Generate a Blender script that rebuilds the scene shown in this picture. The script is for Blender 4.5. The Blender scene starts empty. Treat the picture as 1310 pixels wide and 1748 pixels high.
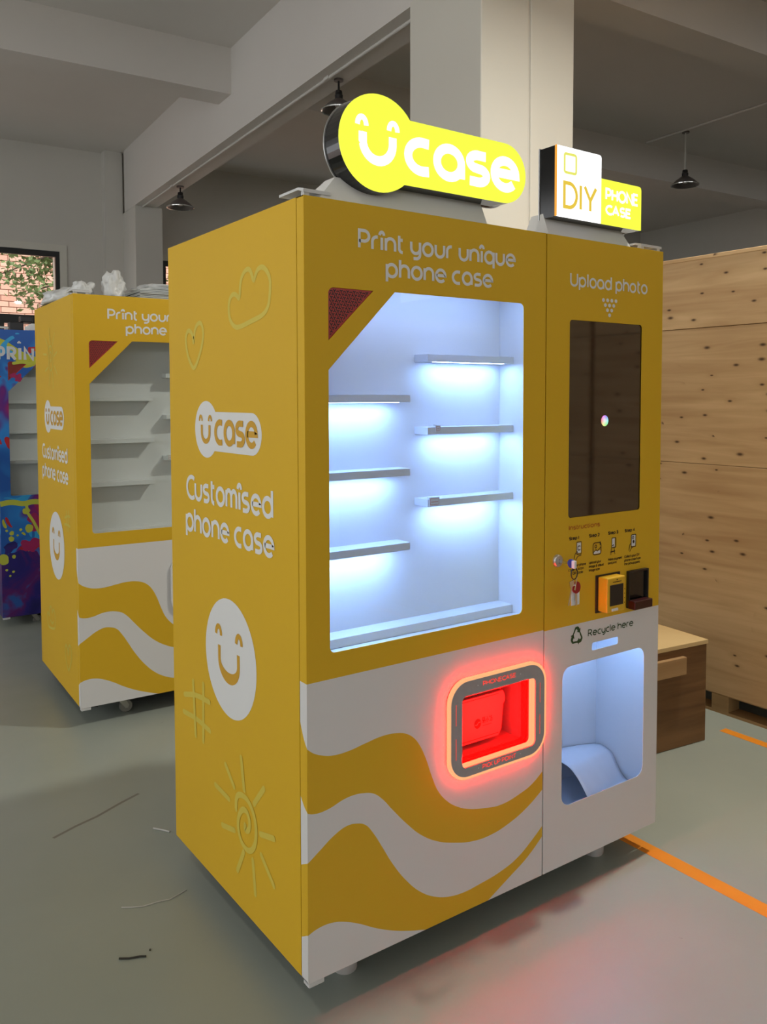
import bpy, bmesh, math, random
from mathutils import Vector, Matrix, noise
random.seed(7)
PI = math.pi
S = bpy.context.scene
COL = S.collection

# ------------------------------------------------------------------ camera
cam_d = bpy.data.cameras.new('camera')
cam = bpy.data.objects.new('camera', cam_d)
COL.objects.link(cam)
S.camera = cam
F_PX, W_PX, H_PX = 1427.19, 1310.0, 1748.0
yaw, pitch, roll = 0.61640, -0.0484, -0.0021
fwd = Vector((math.sin(yaw)*math.cos(pitch), math.cos(yaw)*math.cos(pitch), math.sin(pitch)))
rgt = Vector((math.cos(yaw), -math.sin(yaw), 0))
upv = rgt.cross(fwd)
r2 = math.cos(roll)*rgt + math.sin(roll)*upv
u2 = -math.sin(roll)*rgt + math.cos(roll)*upv
m = Matrix((r2, u2, -fwd)).transposed().to_4x4()
m.translation = Vector((-0.9669, -1.6782, 1.4869))
cam.matrix_world = m
cam_d.sensor_fit = 'VERTICAL'
cam_d.sensor_height = 36.0
cam_d.lens = F_PX/H_PX*36.0
cam_d.shift_x = 0.0
cam_d.shift_y = -(874.0-748.5)/H_PX
cam_d.clip_start = 0.05

# ------------------------------------------------------------------ world, sun, exposure
world = bpy.data.worlds.new('world')
S.world = world
world.use_nodes = True
bgn = world.node_tree.nodes['Background']
bgn.inputs[0].default_value = (0.97, 0.98, 1.0, 1)
bgn.inputs[1].default_value = 2.3
sun_d = bpy.data.lights.new('sun', 'SUN')
sun_d.energy = 3.5
sun_d.angle = math.radians(12)
sun_d.color = (1.0, 0.95, 0.88)
sun = bpy.data.objects.new('sun', sun_d)
COL.objects.link(sun)
sun.rotation_euler = Vector((-0.62, 0.50, -0.85)).to_track_quat('-Z', 'Y').to_euler()
sun.location = (12, -8, 14)
S.view_settings.view_transform = 'Standard'
S.view_settings.look = 'None'
S.view_settings.gamma = 1.0
S.view_settings.use_curve_mapping = False
S.view_settings.exposure = 0.0
S.cycles.use_denoising = True
S.cycles.max_bounces = 8
S.cycles.diffuse_bounces = 5
S.cycles.sample_clamp_indirect = 8.0

# ------------------------------------------------------------------ materials
def new_mat(name):
    mt = bpy.data.materials.new(name)
    mt.use_nodes = True
    nt = mt.node_tree
    return mt, nt, nt.nodes['Principled BSDF']

def N(nt, typ, **kw):
    n = nt.nodes.new(typ)
    for k, v in kw.items():
        setattr(n, k, v)
    return n

def L(nt, a, b):
    nt.links.new(a, b)

def setin(nt, sock, v):
    if hasattr(v, 'is_output') or hasattr(v, 'links'):
        nt.links.new(v, sock)
    else:
        sock.default_value = v

def math_n(nt, op, a, b=0.0):
    n = N(nt, 'ShaderNodeMath', operation=op)
    setin(nt, n.inputs[0], a)
    setin(nt, n.inputs[1], b)
    return n.outputs[0]

def mix_c(nt, f, a, b):
    n = N(nt, 'ShaderNodeMix', data_type='RGBA')
    setin(nt, n.inputs[0], f)
    setin(nt, n.inputs[6], a)
    setin(nt, n.inputs[7], b)
    return n.outputs[2]

def rgba(c):
    return (c[0], c[1], c[2], 1.0)

def plain(name, col, rough=0.5, metal=0.0, spec=0.5, vary=0.0, scale=8.0, bump=0.0):
    mt, nt, b = new_mat(name)
    b.inputs['Base Color'].default_value = rgba(col)
    b.inputs['Roughness'].default_value = rough
    b.inputs['Metallic'].default_value = metal
    b.inputs['Specular IOR Level'].default_value = spec
    if vary > 0 or bump > 0:
        tc = N(nt, 'ShaderNodeTexCoord')
        nz = N(nt, 'ShaderNodeTexNoise')
        nz.inputs['Scale'].default_value = scale
        nz.inputs['Detail'].default_value = 5
        L(nt, tc.outputs['Object'], nz.inputs['Vector'])
        if vary > 0:
            lo = rgba([c*(1-vary) for c in col])
            hi = rgba([min(1, c*(1+vary)) for c in col])
            L(nt, mix_c(nt, nz.outputs[0], lo, hi), b.inputs['Base Color'])
        if bump > 0:
            bp = N(nt, 'ShaderNodeBump')
            bp.inputs['Strength'].default_value = bump
            bp.inputs['Distance'].default_value = 0.01
            L(nt, nz.outputs[0], bp.inputs['Height'])
            L(nt, bp.outputs[0], b.inputs['Normal'])
    return mt

def emit(name, col, strength):
    mt, nt, b = new_mat(name)
    b.inputs['Base Color'].default_value = (0.02, 0.02, 0.02, 1)
    b.inputs['Emission Color'].default_value = rgba(col)
    b.inputs['Emission Strength'].default_value = strength
    return mt

YEL = (0.70, 0.425, 0.022)
WHT = (0.70, 0.69, 0.68)
M = {}
M['yellow'] = plain('yellow_film', YEL, 0.5, spec=0.22, vary=0.03, scale=3)
M['white'] = plain('white_film', WHT, 0.5, spec=0.4)
M['letter'] = plain('white_print', (0.74, 0.74, 0.73), 0.55, spec=0.3)
M['lime'] = plain('lime_print', (0.66, 0.52, 0.075), 0.55, spec=0.3)
M['amber'] = plain('amber_print', (0.50, 0.16, 0.016), 0.55, spec=0.3)
M['ink'] = plain('dark_ink', (0.055, 0.03, 0.012), 0.6, spec=0.3)
M['green'] = plain('green_ink', (0.035, 0.075, 0.022), 0.6, spec=0.3)
M['steel_white'] = plain('white_powder_coat', (0.62, 0.62, 0.61), 0.45, vary=0.03)
M['inner'] = plain('display_white', (0.70, 0.70, 0.69), 0.45)
M['shelf'] = plain('shelf_grey', (0.64, 0.66, 0.70), 0.4)
M['dark'] = plain('dark_gap', (0.02, 0.02, 0.02), 0.7)
M['black'] = plain('black_plastic', (0.012, 0.011, 0.012), 0.35)
M['sign_side'] = plain('sign_black_side', (0.008, 0.008, 0.008), 0.12)
M['base_plate'] = plain('base_plate_white', (0.74, 0.73, 0.70), 0.5)
M['alu'] = plain('aluminium', (0.55, 0.55, 0.54), 0.35, metal=0.8)
M['chrome'] = plain('chrome', (0.75, 0.75, 0.75), 0.15, metal=1.0)
M['red_grille'] = plain('red_grille', (0.42, 0.035, 0.025), 0.35)
M['red_key'] = plain('red_plastic', (0.35, 0.01, 0.015), 0.35)
M['red_dark'] = plain('dark_red_plastic', (0.035, 0.004, 0.005), 0.3)
M['tray_ink'] = plain('tray_ink', (0.012, 0.004, 0.004), 0.6)
M['blue'] = plain('blue_plastic', (0.04, 0.05, 0.30), 0.3)
M['pick_plate'] = plain('pickup_grey', (0.36, 0.33, 0.335), 0.45, vary=0.08, scale=60)
M['pick_inner'] = plain('pickup_inside', (0.13, 0.12, 0.12), 0.5)
M['reader'] = plain('reader_yellow', (0.72, 0.42, 0.02), 0.4)
M['rubber'] = plain('caster_wheel', (0.23, 0.22, 0.19), 0.6)
M['caster'] = plain('caster_steel', (0.42, 0.40, 0.34), 0.4, metal=0.5)
M['wall'] = plain('wall_paint', (0.62, 0.60, 0.55), 0.8, vary=0.05, scale=1.2, bump=0.05)
M['column'] = plain('column_paint', (0.66, 0.64, 0.57), 0.75, vary=0.03, scale=1.5)
M['ceil'] = plain('ceiling_paint', (0.68, 0.65, 0.61), 0.85, vary=0.05, scale=0.8)
M['frame'] = plain('window_frame_black', (0.012, 0.014, 0.014), 0.4)
M['orange'] = plain('orange_tape', (0.82, 0.27, 0.015), 0.45, vary=0.08, scale=14)
M['leaf'] = plain('leaf_green', (0.13, 0.20, 0.06), 0.6, vary=0.5, scale=5)
M['bark'] = plain('bark', (0.10, 0.07, 0.05), 0.9)
M['mortar'] = plain('mortar', (0.62, 0.42, 0.34), 0.9)
M['bagfilm'] = plain('plastic_film', (0.68, 0.69, 0.67), 0.28, vary=0.08, scale=30)
M['clear_stack'] = plain('clear_sheet', (0.42, 0.45, 0.43), 0.15)
M['foam'] = plain('white_foam', (0.75, 0.75, 0.73), 0.7)
M['twig'] = plain('dark_debris', (0.03, 0.028, 0.02), 0.8)
M['thread'] = plain('pale_debris', (0.50, 0.49, 0.46), 0.6)
M['scuff'] = plain('floor_scuff', (0.17, 0.165, 0.14), 0.4)
M['lamp_grey'] = plain('lamp_enamel', (0.16, 0.14, 0.135), 0.3, metal=0.3)
M['lamp_rim'] = plain('lamp_glass_rim', (0.55, 0.55, 0.52), 0.12, metal=0.7)
M['conduit'] = plain('conduit_pvc', (0.62, 0.61, 0.57), 0.5)
M['letter_grey'] = plain('silver_print', (0.62, 0.63, 0.65), 0.5)
M['sheet_paper'] = plain('curled_sheet', (0.66, 0.68, 0.74), 0.55, vary=0.05, scale=20)
M['bin_inner'] = plain('bin_white', (0.60, 0.64, 0.70), 0.5)
M['flask'] = plain('tag_pink', (0.55, 0.30, 0.28), 0.6)
M['e_yellow'] = emit('sign_yellow_lit', (0.93, 1.0, 0.055), 1.03)
M['e_white'] = emit('sign_white_lit', (1.0, 1.0, 0.98), 1.5)
M['e_gold'] = emit('sign_gold_lit', (0.80, 0.56, 0.05), 1.0)
M['e_lime'] = emit('sign_lime_lit', (0.80, 0.80, 0.14), 1.0)
M['e_orange'] = emit('sign_orange_edge', (1.0, 0.42, 0.03), 0.95)
M['e_led'] = emit('cool_led', (0.26, 0.45, 1.0), 98.0)
M['e_led_top'] = emit('cool_led_top', (0.29, 0.45, 1.0), 28.0)
M['e_bin'] = emit('bin_led', (0.34, 0.56, 1.0), 26.0)
M['e_red'] = emit('red_diffuser', (1.0, 0.44, 0.19), 1.05)
M['e_halo'] = emit('red_halo_led', (1.0, 0.0, 0.0), 150.0)
M['e_redtext'] = emit('red_letters', (1.0, 0.07, 0.05), 0.95)
M['led_off'] = plain('led_strip_off', (0.6, 0.6, 0.55), 0.4)
M['e_lamp'] = emit('lamp_bulb', (1.0, 0.97, 0.86), 12.0)

def glass_mat():
    mt, nt, b = new_mat('clear_glass')
    nt.nodes.remove(b)
    out = nt.nodes['Material Output']
    tr = N(nt, 'ShaderNodeBsdfTransparent')
    tr.inputs[0].default_value = (0.96, 0.98, 0.975, 1)
    gl = N(nt, 'ShaderNodeBsdfGlossy')
    gl.inputs['Roughness'].default_value = 0.02
    lw = N(nt, 'ShaderNodeLayerWeight')
    fr = math_n(nt, 'ADD', 0.022, math_n(nt, 'MULTIPLY', 0.5, math_n(nt, 'POWER', lw.outputs['Facing'], 4.0)))
    mx = N(nt, 'ShaderNodeMixShader')
    L(nt, fr, mx.inputs[0])
    L(nt, tr.outputs[0], mx.inputs[1])
    L(nt, gl.outputs[0], mx.inputs[2])
    L(nt, mx.outputs[0], out.inputs[0])
    return mt
M['glass'] = glass_mat()

def screen_mat():
    mt, nt, b = new_mat('dark_screen')
    b.inputs['Base Color'].default_value = (0.010, 0.008, 0.007, 1)
    b.inputs['Roughness'].default_value = 0.05
    b.inputs['IOR'].default_value = 1.75
    b.inputs['Specular IOR Level'].default_value = 0.75
    return mt
M['screen'] = screen_mat()

def icon_mat():
    mt, nt, b = new_mat('screen_icon')
    tc = N(nt, 'ShaderNodeTexCoord')
    sp = N(nt, 'ShaderNodeSeparateXYZ')
    L(nt, tc.outputs['Object'], sp.inputs[0])
    a = math_n(nt, 'ARCTAN2', math_n(nt, 'SUBTRACT', sp.outputs[2], 1.4165), math_n(nt, 'SUBTRACT', sp.outputs[0], 1.0475))
    h = math_n(nt, 'ADD', math_n(nt, 'DIVIDE', a, 2*PI), 0.5)
    dx = math_n(nt, 'SUBTRACT', sp.outputs[0], 1.0475)
    dz = math_n(nt, 'SUBTRACT', sp.outputs[2], 1.4165)
    d = math_n(nt, 'SQRT', math_n(nt, 'ADD', math_n(nt, 'MULTIPLY', dx, dx), math_n(nt, 'MULTIPLY', dz, dz)))
    sat = math_n(nt, 'MINIMUM', math_n(nt, 'MULTIPLY', d, 45.0), 0.85)
    hsv = N(nt, 'ShaderNodeCombineColor', mode='HSV')
    L(nt, h, hsv.inputs[0])
    L(nt, sat, hsv.inputs[1])
    hsv.inputs[2].default_value = 1.0
    b.inputs['Base Color'].default_value = (0, 0, 0, 1)
    L(nt, hsv.outputs[0], b.inputs['Emission Color'])
    b.inputs['Emission Strength'].default_value = 0.9
    return mt
M['icon'] = icon_mat()

# white base with yellow waves: print on the big door, wraps round its left edge
C1 = [(-.05, .80), (-.025, .701), (.003, .659), (.046, .635), (.075, .629), (.116, .629), (.165, .636), (.216, .642), (.261, .639), (.287, .632), (.314, .615), (.334, .591), (.354, .552), (.375, .497), (.396, .452), (.432, .411), (.468, .387), (.505, .371), (.558, .358), (.62, .349), (.701, .361), (.742, .374), (.80, .412)]
C2 = [(-.05, .57), (-.025, .528), (.002, .506), (.022, .500), (.056, .501), (.104, .513), (.134, .515), (.159, .512), (.19, .502), (.215, .482), (.247, .445), (.293, .394), (.341, .349), (.396, .315), (.454, .293), (.513, .278), (.582, .274), (.661, .288), (.726, .312), (.80, .356)]
C3 = [(-.05, .36), (-.025, .373), (.003, .388), (.033, .407), (.074, .432), (.11, .444), (.14, .441), (.165, .430), (.189, .401), (.215, .359), (.247, .305), (.293, .243), (.341, .196), (.389, .167), (.432, .152), (.484, .145), (.544, .148), (.622, .157), (.686, .175), (.744, .208), (.80, .249)]
C4 = [(-.05, .18), (-.025, .195), (.003, .211), (.031, .218), (.066, .217), (.102, .206), (.145, .185), (.195, .155), (.247, .129), (.30, .108), (.361, .088), (.43, .060), (.52, .062), (.579, .092), (.654, .128), (.727, .164), (.80, .218)]

def wave_mat():
    mt, nt, b = new_mat('door_print_waves')
    tc = N(nt, 'ShaderNodeTexCoord')
    sp = N(nt, 'ShaderNodeSeparateXYZ')
    L(nt, tc.outputs['Object'], sp.inputs[0])
    z = sp.outputs[2]
    u = math_n(nt, 'SUBTRACT', sp.outputs[0], sp.outputs[1])
    un = math_n(nt, 'DIVIDE', math_n(nt, 'ADD', u, 0.05), 0.9)
    def curve(pts):
        fc = N(nt, 'ShaderNodeFloatCurve')
        mp = fc.mapping
        mp.use_clip = False
        cv = mp.curves[0]
        P = [((a+0.05)/0.9, c) for a, c in pts]
        cv.points[0].location = P[0]
        cv.points[1].location = P[-1]
        for q in P[1:-1]:
            cv.points.new(*q)
        mp.update()
        L(nt, un, fc.inputs[1])
        return fc.outputs[0]
    k1, k2, k3, k4 = [curve(c) for c in (C1, C2, C3, C4)]
    lt = lambda a, c: math_n(nt, 'LESS_THAN', a, c)
    band1 = math_n(nt, 'MULTIPLY', lt(z, k1), lt(k2, z))
    band2 = math_n(nt, 'MULTIPLY', lt(z, k3), lt(k4, z))
    top = lt(0.8165, z)
    f = math_n(nt, 'MAXIMUM', top, math_n(nt, 'MAXIMUM', band1, band2))
    L(nt, mix_c(nt, f, rgba(WHT), rgba(YEL)), b.inputs['Base Color'])
    b.inputs['Roughness'].default_value = 0.5
    b.inputs['Specular IOR Level'].default_value = 0.22
    return mt
M['waves'] = wave_mat()

def split_mat():
    mt, nt, b = new_mat('side_door_print')
    tc = N(nt, 'ShaderNodeTexCoord')
    sp = N(nt, 'ShaderNodeSeparateXYZ')
    L(nt, tc.outputs['Object'], sp.inputs[0])
    f = math_n(nt, 'LESS_THAN', 0.8125, sp.outputs[2])
    L(nt, mix_c(nt, f, rgba(WHT), rgba(YEL)), b.inputs['Base Color'])
    b.inputs['Roughness'].default_value = 0.5
    b.inputs['Specular IOR Level'].default_value = 0.22
    return mt
M['split'] = split_mat()

def ramp(nt, fac, stops, interp='LINEAR'):
    r = N(nt, 'ShaderNodeValToRGB')
    cr = r.color_ramp
    cr.interpolation = interp
    while len(cr.elements) < len(stops):
        cr.elements.new(0.5)
    for e, (p, c) in zip(cr.elements, stops):
        e.position = p
        e.color = rgba(c)
    L(nt, fac, r.inputs[0])
    return r.outputs[0]

def graffiti_mat():
    mt, nt, b = new_mat('paint_splash_print')
    tc = N(nt, 'ShaderNodeTexCoord')
    sp = N(nt, 'ShaderNodeSeparateXYZ')
    L(nt, tc.outputs['Object'], sp.inputs[0])
    x, z = sp.outputs[0], sp.outputs[2]
    def noise_f(scale, detail=2, off=(0, 0, 0), dist=0.8):
        mp = N(nt, 'ShaderNodeMapping')
        mp.inputs['Location'].default_value = off
        L(nt, tc.outputs['Object'], mp.inputs[0])
        n = N(nt, 'ShaderNodeTexNoise')
        n.inputs['Scale'].default_value = scale
        n.inputs['Detail'].default_value = detail
        n.inputs['Distortion'].default_value = dist
        L(nt, mp.outputs[0], n.inputs['Vector'])
        return n.outputs[0]
    n1 = noise_f(2.6, 2)
    v = math_n(nt, 'ADD', math_n(nt, 'MULTIPLY', x, 0.9), math_n(nt, 'MULTIPLY', math_n(nt, 'SUBTRACT', n1, 0.5), 1.6))
    base = ramp(nt, v, [(0.0, (0.012, 0.10, 0.42)), (0.16, (0.02, 0.22, 0.62)), (0.22, (0.10, 0.015, 0.22)), (0.30, (0.32, 0.008, 0.10)), (0.42, (0.03, 0.02, 0.22)), (0.6, (0.02, 0.25, 0.6)), (0.8, (0.4, 0.01, 0.1))])
    nav = ramp(nt, noise_f(5, 3, (3, 1, 2)), [(0.35, (0.008, 0.006, 0.10)), (0.5, (0.02, 0.012, 0.17)), (0.62, (0.10, 0.008, 0.12)), (0.7, (0.02, 0.09, 0.35))])
    low = math_n(nt, 'LESS_THAN', z, math_n(nt, 'ADD', 0.30, math_n(nt, 'MULTIPLY', noise_f(6, 3, (7, 0, 0)), 0.42)))
    c = mix_c(nt, low, base, nav)
    splat = math_n(nt, 'MULTIPLY', math_n(nt, 'GREATER_THAN', noise_f(4.2, 2, (1.3, 4, 0.7), 1.0), 0.605), math_n(nt, 'GREATER_THAN', z, 0.50))
    c = mix_c(nt, splat, c, (0.50, 0.50, 0.035, 1))
    spl2 = math_n(nt, 'MULTIPLY', math_n(nt, 'GREATER_THAN', noise_f(5, 2, (8.3, 2, 5.7), 1.0), 0.64), math_n(nt, 'GREATER_THAN', z, 0.50))
    c = mix_c(nt, spl2, c, (0.42, 0.012, 0.02, 1))
    spl3 = math_n(nt, 'MULTIPLY', math_n(nt, 'GREATER_THAN', noise_f(6, 2, (2.3, 9, 1.7), 1.0), 0.655), math_n(nt, 'GREATER_THAN', z, 0.50))
    c = mix_c(nt, spl3, c, (0.03, 0.35, 0.70, 1))
    L(nt, c, b.inputs['Base Color'])
    b.inputs['Roughness'].default_value = 0.4
    return mt
M['graffiti'] = graffiti_mat()
M['splash_lime'] = plain('splash_lime', (0.52, 0.55, 0.06), 0.5)
M['splash_pink'] = plain('splash_pink', (0.36, 0.012, 0.10), 0.5)

def floor_mat():
    mt, nt, b = new_mat('epoxy_floor')
    tc = N(nt, 'ShaderNodeTexCoord')
    n = N(nt, 'ShaderNodeTexNoise')
    n.inputs['Scale'].default_value = 0.9
    n.inputs['Detail'].default_value = 6
    L(nt, tc.outputs['Object'], n.inputs['Vector'])
    col = ramp(nt, n.outputs[0], [(0.3, (0.275, 0.305, 0.262)), (0.7, (0.335, 0.362, 0.315))])
    n2 = N(nt, 'ShaderNodeTexNoise')
    n2.inputs['Scale'].default_value = 5
    n2.inputs['Detail'].default_value = 8
    L(nt, tc.outputs['Object'], n2.inputs['Vector'])
    f = math_n(nt, 'MULTIPLY', math_n(nt, 'GREATER_THAN', n2.outputs[0], 0.73), 0.25)
    col = mix_c(nt, f, col, (0.16, 0.16, 0.14, 1))
    L(nt, col, b.inputs['Base Color'])
    rr = math_n(nt, 'ADD', 0.26, math_n(nt, 'MULTIPLY', n2.outputs[0], 0.22))
    L(nt, rr, b.inputs['Roughness'])
    b.inputs['Specular IOR Level'].default_value = 0.5
    bp = N(nt, 'ShaderNodeBump')
    bp.inputs['Strength'].default_value = 0.04
    bp.inputs['Distance'].default_value = 0.02
    L(nt, n2.outputs[0], bp.inputs['Height'])
    L(nt, bp.outputs[0], b.inputs['Normal'])
    return mt
M['floor'] = floor_mat()

def ply_mat(name, light, dark, knot=True, along='Y', off=0.0):
    mt, nt, b = new_mat(name)
    tc = N(nt, 'ShaderNodeTexCoord')
    def stretched(sa, sz, typ='ShaderNodeTexNoise', scale=1.0, loc=0.0):
        mp = N(nt, 'ShaderNodeMapping')
        mp.inputs['Location'].default_value = (off+loc, off*1.7+loc, off*0.6)
        mp.inputs['Scale'].default_value = (sa, sa, sz)
        L(nt, tc.outputs['Object'], mp.inputs[0])
        n = N(nt, typ)
        n.inputs['Scale'].default_value = scale
        L(nt, mp.outputs[0], n.inputs['Vector'])
        return n
    g = stretched(1.0, 14.0, scale=1.6)
    g.inputs['Detail'].default_value = 7
    g.inputs['Distortion'].default_value = 0.6
    g2 = stretched(0.7, 3.0, scale=1.2, loc=5)
    f = math_n(nt, 'ADD', math_n(nt, 'MULTIPLY', g.outputs[0], 0.6), math_n(nt, 'MULTIPLY', g2.outputs[0], 0.4))
    mid = [0.5*(p+q) for p, q in zip(light, dark)]
    col = ramp(nt, f, [(0.34, dark), (0.48, mid), (0.62, light)])
    if knot:
        sp = N(nt, 'ShaderNodeSeparateXYZ')
        L(nt, tc.outputs['Object'], sp.inputs[0])
        cb = N(nt, 'ShaderNodeCombineXYZ')
        L(nt, math_n(nt, 'ADD', math_n(nt, 'MULTIPLY', sp.outputs[1], 6.5), off), cb.inputs[0])
        L(nt, math_n(nt, 'ADD', math_n(nt, 'MULTIPLY', sp.outputs[2], 14.0), off*1.3), cb.inputs[1])
        v = N(nt, 'ShaderNodeTexVoronoi', voronoi_dimensions='2D')
        v.inputs['Scale'].default_value = 1.0
        L(nt, cb.outputs[0], v.inputs['Vector'])
        gate = stretched(1.0, 1.0, scale=2.4, loc=9)
        wn = N(nt, 'ShaderNodeSeparateColor')
        L(nt, v.outputs['Color'], wn.inputs[0])
        on = math_n(nt, 'GREATER_THAN', math_n(nt, 'ADD', math_n(nt, 'MULTIPLY', gate.outputs[0], 1.6), wn.outputs[0]), 1.35)
        size = math_n(nt, 'ADD', 0.07, math_n(nt, 'MULTIPLY', wn.outputs[1], 0.10))
        k = N(nt, 'ShaderNodeMapRange', interpolation_type='SMOOTHSTEP')
        L(nt, v.outputs['Distance'], k.inputs[0])
        k.inputs[1].default_value = 0.02
        L(nt, size, k.inputs[2])
        L(nt, math_n(nt, 'MULTIPLY', on, 0.92), k.inputs[3])
        k.inputs[4].default_value = 0.0
        ring = N(nt, 'ShaderNodeMapRange', interpolation_type='SMOOTHSTEP')
        L(nt, v.outputs['Distance'], ring.inputs[0])
        ring.inputs[1].default_value = 0.0
        ring.inputs[2].default_value = 0.32
        ring.inputs[3].default_value = 0.45
        ring.inputs[4].default_value = 0.0
        rg = math_n(nt, 'MULTIPLY', ring.outputs[0], on)
        col = mix_c(nt, rg, col, rgba(dark))
        col = mix_c(nt, k.outputs[0], col, (0.045, 0.018, 0.008, 1))
    L(nt, col, b.inputs['Base Color'])
    b.inputs['Roughness'].default_value = 0.6
    b.inputs['Specular IOR Level'].default_value = 0.3
    bp = N(nt, 'ShaderNodeBump')
    bp.inputs['Strength'].default_value = 0.08
    bp.inputs['Distance'].default_value = 0.004
    L(nt, g.outputs[0], bp.inputs['Height'])
    L(nt, bp.outputs[0], b.inputs['Normal'])
    return mt
PLY = [ply_mat('plywood_pale_%d' % i, (0.66, 0.455, 0.24), (0.47, 0.29, 0.135), True, 'Y', i*3.7) for i in range(3)]
M['ply_brown'] = ply_mat('plywood_brown', (0.22, 0.115, 0.045), (0.10, 0.048, 0.018), False, 'X', 2.0)
M['ply_lid'] = ply_mat('plywood_lid', (0.62, 0.45, 0.22), (0.46, 0.30, 0.13), False, 'X', 4.0)
M['batten'] = ply_mat('batten_wood', (0.42, 0.26, 0.12), (0.30, 0.17, 0.07), False, 'X', 6.0)
M['block_end'] = ply_mat('block_endgrain', (0.40, 0.25, 0.11), (0.24, 0.14, 0.06), False, 'Y', 8.0)
BRICK = [plain('brick_%d' % i, c, 0.85, vary=0.12, scale=20) for i, c in enumerate([(0.80, 0.47, 0.36), (0.74, 0.41, 0.31), (0.84, 0.53, 0.41), (0.76, 0.47, 0.37)])]

# ------------------------------------------------------------------ mesh builder
class MB:
    def __init__(s):
        s.v = []
        s.f = []
    def add(s, vs, fs):
        o = len(s.v)
        s.v += [tuple(p) for p in vs]
        s.f += [tuple(i+o for i in f) for f in fs]
    def box(s, x0, x1, y0, y1, z0, z1):
        vs = [(x0, y0, z0), (x1, y0, z0), (x1, y1, z0), (x0, y1, z0), (x0, y0, z1), (x1, y0, z1), (x1, y1, z1), (x0, y1, z1)]
        s.add(vs, [(3, 2, 1, 0), (4, 5, 6, 7), (0, 1, 5, 4), (1, 2, 6, 5), (2, 3, 7, 6), (3, 0, 4, 7)])
    def bbox(s, x0, x1, y0, y1, z0, z1, b):
        """box with chamfered edges"""
        bm = bmesh.new()
        bmesh.ops.create_cube(bm, size=1)
        for v in bm.verts:
            v.co = Vector((x0+(v.co.x+.5)*(x1-x0), y0+(v.co.y+.5)*(y1-y0), z0+(v.co.z+.5)*(z1-z0)))
        bmesh.ops.bevel(bm, geom=bm.edges[:], offset=b, segments=2, affect='EDGES', profile=0.5)
        bm.verts.index_update()
        s.add([v.co for v in bm.verts], [[v.index for v in f.verts] for f in bm.faces])
        bm.free()
    def quad(s, a, b, c, d):
        s.add([a, b, c, d], [(0, 1, 2, 3)])
    def poly(s, pts):
        s.add(pts, [tuple(range(len(pts)))])
    def prism(s, outline, axis_fn, d0, d1):
        """outline in 2d (u,v), axis_fn(u,v,d) -> 3d"""
        n = len(outline)
        vs = [axis_fn(u, v, d0) for u, v in outline]+[axis_fn(u, v, d1) for u, v in outline]
        fs = [tuple(range(n))[::-1], tuple(range(n, 2*n))]
        fs += [(i, (i+1) % n, n+(i+1) % n, n+i) for i in range(n)]
        s.add(vs, fs)
    def tube(s, pts, r, n=10, caps=True):
        pts = [Vector(p) for p in pts]
        rings = []
        prev = None
        for i, p in enumerate(pts):
            t = (pts[min(i+1, len(pts)-1)]-pts[max(i-1, 0)]).normalized()
            if prev is None:
                a = t.orthogonal().normalized()
            else:
                a = (prev-t*prev.dot(t)).normalized()
            prev = a
            bb = t.cross(a)
            rr = r[i] if isinstance(r, (list, tuple)) else r
            rings.append([p+rr*(a*math.cos(2*PI*k/n)+bb*math.sin(2*PI*k/n)) for k in range(n)])
        vs = [q for g in rings for q in g]
        fs = []
        for i in range(len(pts)-1):
            for k in range(n):
                fs.append((i*n+k, i*n+(k+1) % n, (i+1)*n+(k+1) % n, (i+1)*n+k))
        if caps:
            fs.append(tuple(range(n))[::-1])
            fs.append(tuple((len(pts)-1)*n+k for k in range(n)))
        s.add(vs, fs)
    def lathe(s, prof, cx, cy, n=24, axis='Z'):
        vs = []
        for r, z in prof:
            for k in range(n):
                a = 2*PI*k/n
                vs.append((cx+r*math.cos(a), cy+r*math.sin(a), z))
        fs = []
        for i in range(len(prof)-1):
            for k in range(n):
                fs.append((i*n+k, i*n+(k+1) % n, (i+1)*n+(k+1) % n, (i+1)*n+k))
        s.add(vs, fs)
    def mesh(s, name, mat, smooth=False):
        me = bpy.data.meshes.new(name)
        me.from_pydata(s.v, [], s.f)
        me.update()
        if mat is not None:
            me.materials.append(mat)
        if smooth:
            me.polygons.foreach_set('use_smooth', [True]*len(me.polygons))
            try:
                me.set_sharp_from_angle(angle=math.radians(40))
            except Exception:
                pass
        return me

def link(name, me, parent=None, loc=(0, 0, 0), rz=0.0):
    o = bpy.data.objects.new(name, me)
    COL.objects.link(o)
    o.location = loc
    o.rotation_euler = (0, 0, rz)
    if parent is not None:
        o.parent = parent
    return o

def obj(name, mb, mat, parent=None, smooth=False, loc=(0, 0, 0), rz=0.0):
    return link(name, mb.mesh(name, mat, smooth), parent, loc, rz)

def tag(o, label=None, cat=None, group=None, kind=None):
    if label:
        o['label'] = label
    if cat:
        o['category'] = cat
    if group:
        o['group'] = group
    if kind:
        o['kind'] = kind
    return o

def thing(name, label, cat, loc=(0, 0, 0), rz=0.0, group=None):
    o = bpy.data.objects.new(name, None)
    COL.objects.link(o)
    o.location = loc
    o.rotation_euler = (0, 0, rz)
    o.empty_display_size = 0.1
    return tag(o, label, cat, group)

def struct(name, mb, mat, parent=None, smooth=False):
    return tag(obj(name, mb, mat, parent, smooth), kind='structure')

def rrect(x0, x1, z0, z1, r, n=6):
    pts = []
    for cx, cz, a0 in ((x1-r, z1-r, 0), (x0+r, z1-r, 90), (x0+r, z0+r, 180), (x1-r, z0+r, 270)):
        for k in range(n+1):
            a = math.radians(a0+90*k/n)
            pts.append((cx+r*math.cos(a), cz+r*math.sin(a)))
    return pts

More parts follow.
